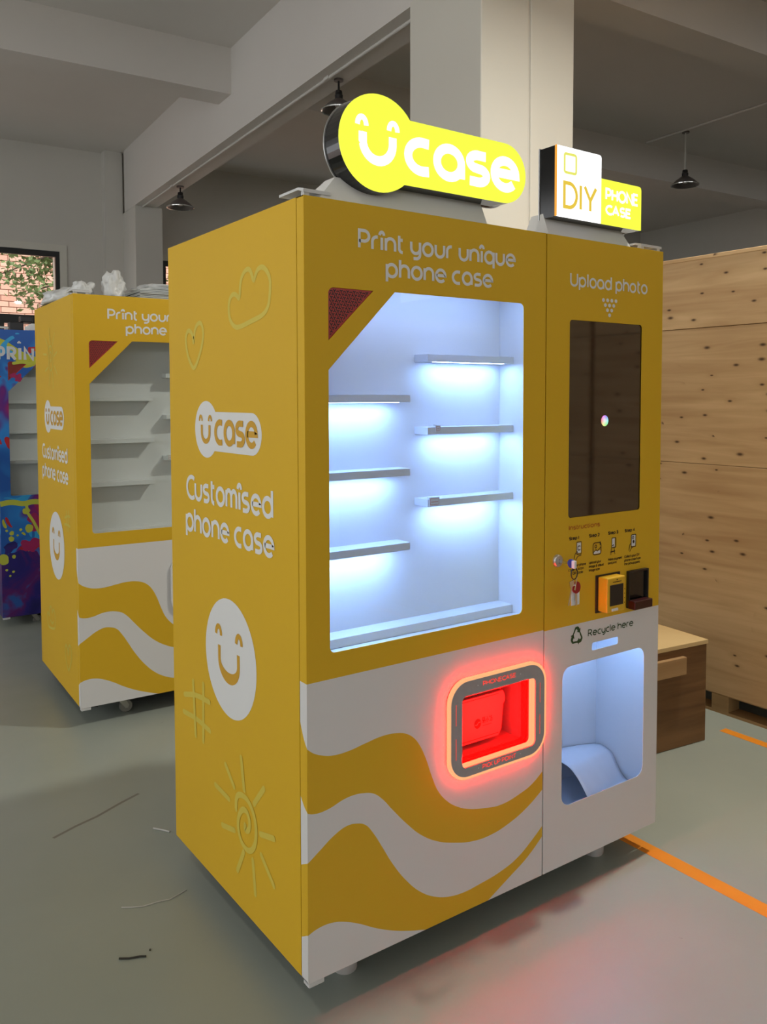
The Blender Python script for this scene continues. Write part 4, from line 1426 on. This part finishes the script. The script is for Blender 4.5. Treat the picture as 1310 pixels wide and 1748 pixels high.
# ------------------------------------------------------------------ floor tape and litter
mb = MB(); mb.box(1.268, 1.326, -6.5, 1.6, 0.0002, .0009)
tp = obj('floor_tape', mb, M['orange'], None)
tag(tp, 'orange floor tape line running under the right corner of lit machine', 'tape')
mb = MB(); mb.box(2.372, 2.420, -6.5, .445, 0.0002, .0009)
tp = obj('floor_tape', mb, M['orange'], None)
tag(tp, 'orange floor tape line along the foot of the tall plywood crate', 'tape')
def litter(name, pts, r, mat, label, cat):
    mb = MB(); mb.tube([(x, y, r+.0004) for x, y in pts], r, 6)
    tag(obj(name, mb, mat, None, True), label, cat)
litter('thread', [(-.222, .703), (-.195, .685), (-.168, .671), (-.125, .668), (-.092, .659), (-.06, .668), (-.034, .676)], .0016, M['thread'], 'pale bent thread lying on the floor left of the lit machine', 'thread')
litter('twig', [(-.300, .483), (-.278, .468), (-.250, .458), (-.238, .450)], .0026, M['twig'], 'short dark strip of litter on the floor at lower left', 'litter')
litter('pellet', [(-.222, .470), (-.219, .468)], .0028, M['twig'], 'tiny dark pellet on the floor beside the dark strip', 'litter')
litter('strap_end', [(.012, 1.086), (.030, 1.062), (.050, 1.030)], .0030, M['thread'], 'pale strap end on the floor behind the lit machine', 'strap')
litter('paper_scrap', [(.170, 2.375), (.182, 2.366), (.198, 2.358)], .0030, M['twig'], 'dark scrap on the floor beside the unlit yellow machine', 'litter')
mb = MB()
strip(mb, [(-.285, 1.225), (-.20, 1.262), (-.12, 1.288), (-.02, 1.338), (.06, 1.372)], .006, lambda u, v, d: (u, v, d), .0004)
sc_ = obj('floor_scuff', mb, M['scuff'], None)
tag(sc_, 'long faint scuff mark on the grey floor at left', 'scuff mark')

# ------------------------------------------------------------------ pendant lamps and conduit
def lamp(label, x, y, z_top, rod, tilt=0.0, lit=0.0, scale=1.0):
    t = thing('pendant_lamp', label, 'lamp', (x, y, z_top), 0)
    t.scale = (scale, scale, scale)
    mb = MB(); mb.lathe([(.0005, 0), (.05, 0), (.05, -.02), (.0005, -.02)], 0, 0, 16)
    obj('ceiling_rose', mb, M['lamp_grey'], t, True)
    mb = MB(); mb.tube([(0, 0, -.02), (0, 0, -rod)], .011, 8)
    obj('rod', mb, M['conduit'] if rod > .2 else M['black'], t, True)
    mb = MB(); mb.lathe([(.0005, -rod+.002), (.034, -rod), (.038, -rod-.03), (.032, -rod-.035), (.044, -rod-.045), (.042, -rod-.085), (.0005, -rod-.088)], 0, 0, 18)
    obj('lamp_holder', mb, M['black'], t, True)
    z0 = -rod-.086
    mb = MB(); mb.lathe([(.045, z0), (.075, z0-.02), (.125, z0-.055), (.175, z0-.105), (.182, z0-.118), (.176, z0-.116), (.120, z0-.062), (.07, z0-.028), (.040, z0-.008)], 0, 0, 32)
    obj('lamp_shade', mb, M['lamp_grey'], t, True)
    mb = MB(); mb.lathe([(.178, z0-.108), (.190, z0-.113), (.188, z0-.125), (.176, z0-.120)], 0, 0, 32)
    obj('shade_rim', mb, M['lamp_rim'], t, True)
    mb = MB(); mb.lathe([(.0005, z0-.095), (.03, z0-.090), (.042, z0-.065), (.03, z0-.03), (.02, z0-.01)], 0, 0, 16)
    obj('bulb', mb, M['e_lamp'] if lit else M['conduit'], t, True)
    if lit:
        ld = bpy.data.lights.new('lamp_light', 'AREA')
        ld.shape = 'DISK'; ld.size = .14
        ld.energy = lit
        ld.color = (1.0, 0.97, 0.88)
        lo = bpy.data.objects.new('lamp_light', ld)
        COL.objects.link(lo)
        lo.parent = t
        lo.location = (0, 0, z0-.13)
        ld.size = .14/scale
    return t
lamp('unlit glass rimmed lamp under the far end of the ceiling beam', *RW(3.372, 10.2), 4.10, .085, scale=.90)
lamp('unlit lamp under the ceiling beam, half hidden behind the round sign', *RW(3.375, 6.14), 4.10, .12, scale=.78)
lamp('dark shaded lamp on a long rod right of the column', *RW(9.2, 7.35), CEIL, .52, scale=.95)
lamp('lit lamp under the ceiling beam above the tall crate', *RW(3.32, 1.95), 4.10, .04, lit=82.0, scale=.80)
lamp('lit lamp on the ceiling left of the machines', *RW(-1.2, 1.5), CEIL, .06, lit=130.0, scale=.9)
lamp('lit lamp on the ceiling in front of the machines', *RW(1.4, -1.9), CEIL, .06, lit=150.0, scale=.9)
mb = MB()
mb.tube([(3.272, 4.74, 4.087), (3.272, 11.48, 4.087)], .012, 8)
cd = obj('conduit', mb, M['conduit'], None, True, ROOM_LOC, ROOM_RZ)
tag(cd, 'thin white electrical conduit along the underside of the ceiling beam', 'conduit')
for v in (6.14, 10.2):
    mb = MB(); mb.bbox(3.252, 3.286, v-.04, v+.04, 4.074, 4.099, .004)
    obj('junction_box', mb, M['conduit'], cd)
mb = MB(); mb.tube([(9.10, 2.0, CEIL-.015), (9.10, 7.9, CEIL-.015)], .014, 8)
cd = obj('conduit', mb, M['ceil'], None, True, ROOM_LOC, ROOM_RZ)
tag(cd, 'dark conduit on the shaded ceiling above the long rod lamp', 'conduit')

# ------------------------------------------------------------------ outside: brick building and tree
t = thing('brick_building', 'pink brick building outside the window', 'building', RW(-1.0, 16.0)+(0,), ROOM_RZ)
mb = MB(); mb.box(-1, 10, .03, .4, -.2, 9)
obj('facade', mb, M['mortar'], t)
bl, bh = .255, .100
me_cache = []
for mt in BRICK:
    mb = MB(); mb.bbox(0, bl-.012, 0, .05, 0, bh-.012, .004)
    me_cache.append(mb.mesh('brick', mt))
cnt = 0
rows = []
for r in range(14, 52):
    z = r*bh
    for c_ in range(-2, 30):
        x = c_*bl+(r % 2)*bl/2
        wx = -1.0+x
        rows.append((x, z))
def seen(x, z):
    # what the left window shows of the facade
    return 1.75 < (-1.0+x) < 3.45 and 2.45 < z < 4.35
vis = [q for q in rows if seen(*q)]
rest = [q for q in rows if not seen(*q)]
for k, (x, z) in enumerate(vis[:300]):
    link('brick', me_cache[random.randrange(4)], t, (x, random.uniform(.0, .006), z))
mb = MB()
for x, z in rest+vis[300:]:
    mb.box(x, x+bl-.012, .004, .05, z, z+bh-.012)
o = obj('far_bricks', mb, BRICK[0], t)
o['kind'] = 'stuff'

t = thing('tree', 'leafy tree branches hanging outside the window', 'tree', RW(3.45, 14.6)+(0,), ROOM_RZ)
mb = MB()
mb.tube([(0, 0, 0), (.05, 0, 1.5), (-.05, .1, 3.2), (-.3, .1, 4.3)], [.14, .12, .09, .05], 10)
obj('trunk', mb, M['bark'], t, True)
mb = MB()
brs = []
for (a, e) in (((-.1, .1, 3.4), (-1.25, -.2, 3.15)), ((-.2, .1, 3.9), (-1.6, .0, 3.45)), ((-.1, .1, 3.2), (-.75, -.1, 3.0)), ((-.3, .1, 4.2), (-1.9, .1, 3.75)), ((0, 0, 3.3), (.9, -.1, 3.5)), ((-.05, .1, 3.6), (-.85, .2, 3.75))):
    mid = tuple((p+q)/2+(.12 if k == 2 else 0) for k, (p, q) in enumerate(zip(a, e)))
    mb.tube([a, mid, e], [.035, .02, .006], 6)
    brs.append((a, mid, e))
obj('branches', mb, M['bark'], t, True)
mb = MB()
rnd = random.Random(3)
for (a, mid, e) in brs:
    for k in range(260):
        s_ = rnd.random()**.6
        p0 = Vector(a).lerp(Vector(mid), s_*2) if s_ < .5 else Vector(mid).lerp(Vector(e), s_*2-1)
        p0 += Vector((rnd.gauss(0, .15), rnd.gauss(0, .14), rnd.gauss(-.03, .13)))
        d = Vector((rnd.uniform(-1, 1), rnd.uniform(-.6, .6), rnd.uniform(-1, .3))).normalized()
        w_ = d.cross(Vector((rnd.uniform(-1, 1), rnd.uniform(-1, 1), rnd.uniform(-1, 1)))).normalized()
        l_ = rnd.uniform(.07, .13)
        mb.add([p0, p0+d*l_*.5+w_*l_*.28, p0+d*l_, p0+d*l_*.5-w_*l_*.28], [(0, 1, 2, 3)])
o = obj('foliage', mb, M['leaf'], t)
o['kind'] = 'stuff'
mb = MB(); mb.box(-20, 30, 11.9, 40, -.6, -.4)
tag(obj('ground_outside', mb, M['mortar'], None), kind='structure')
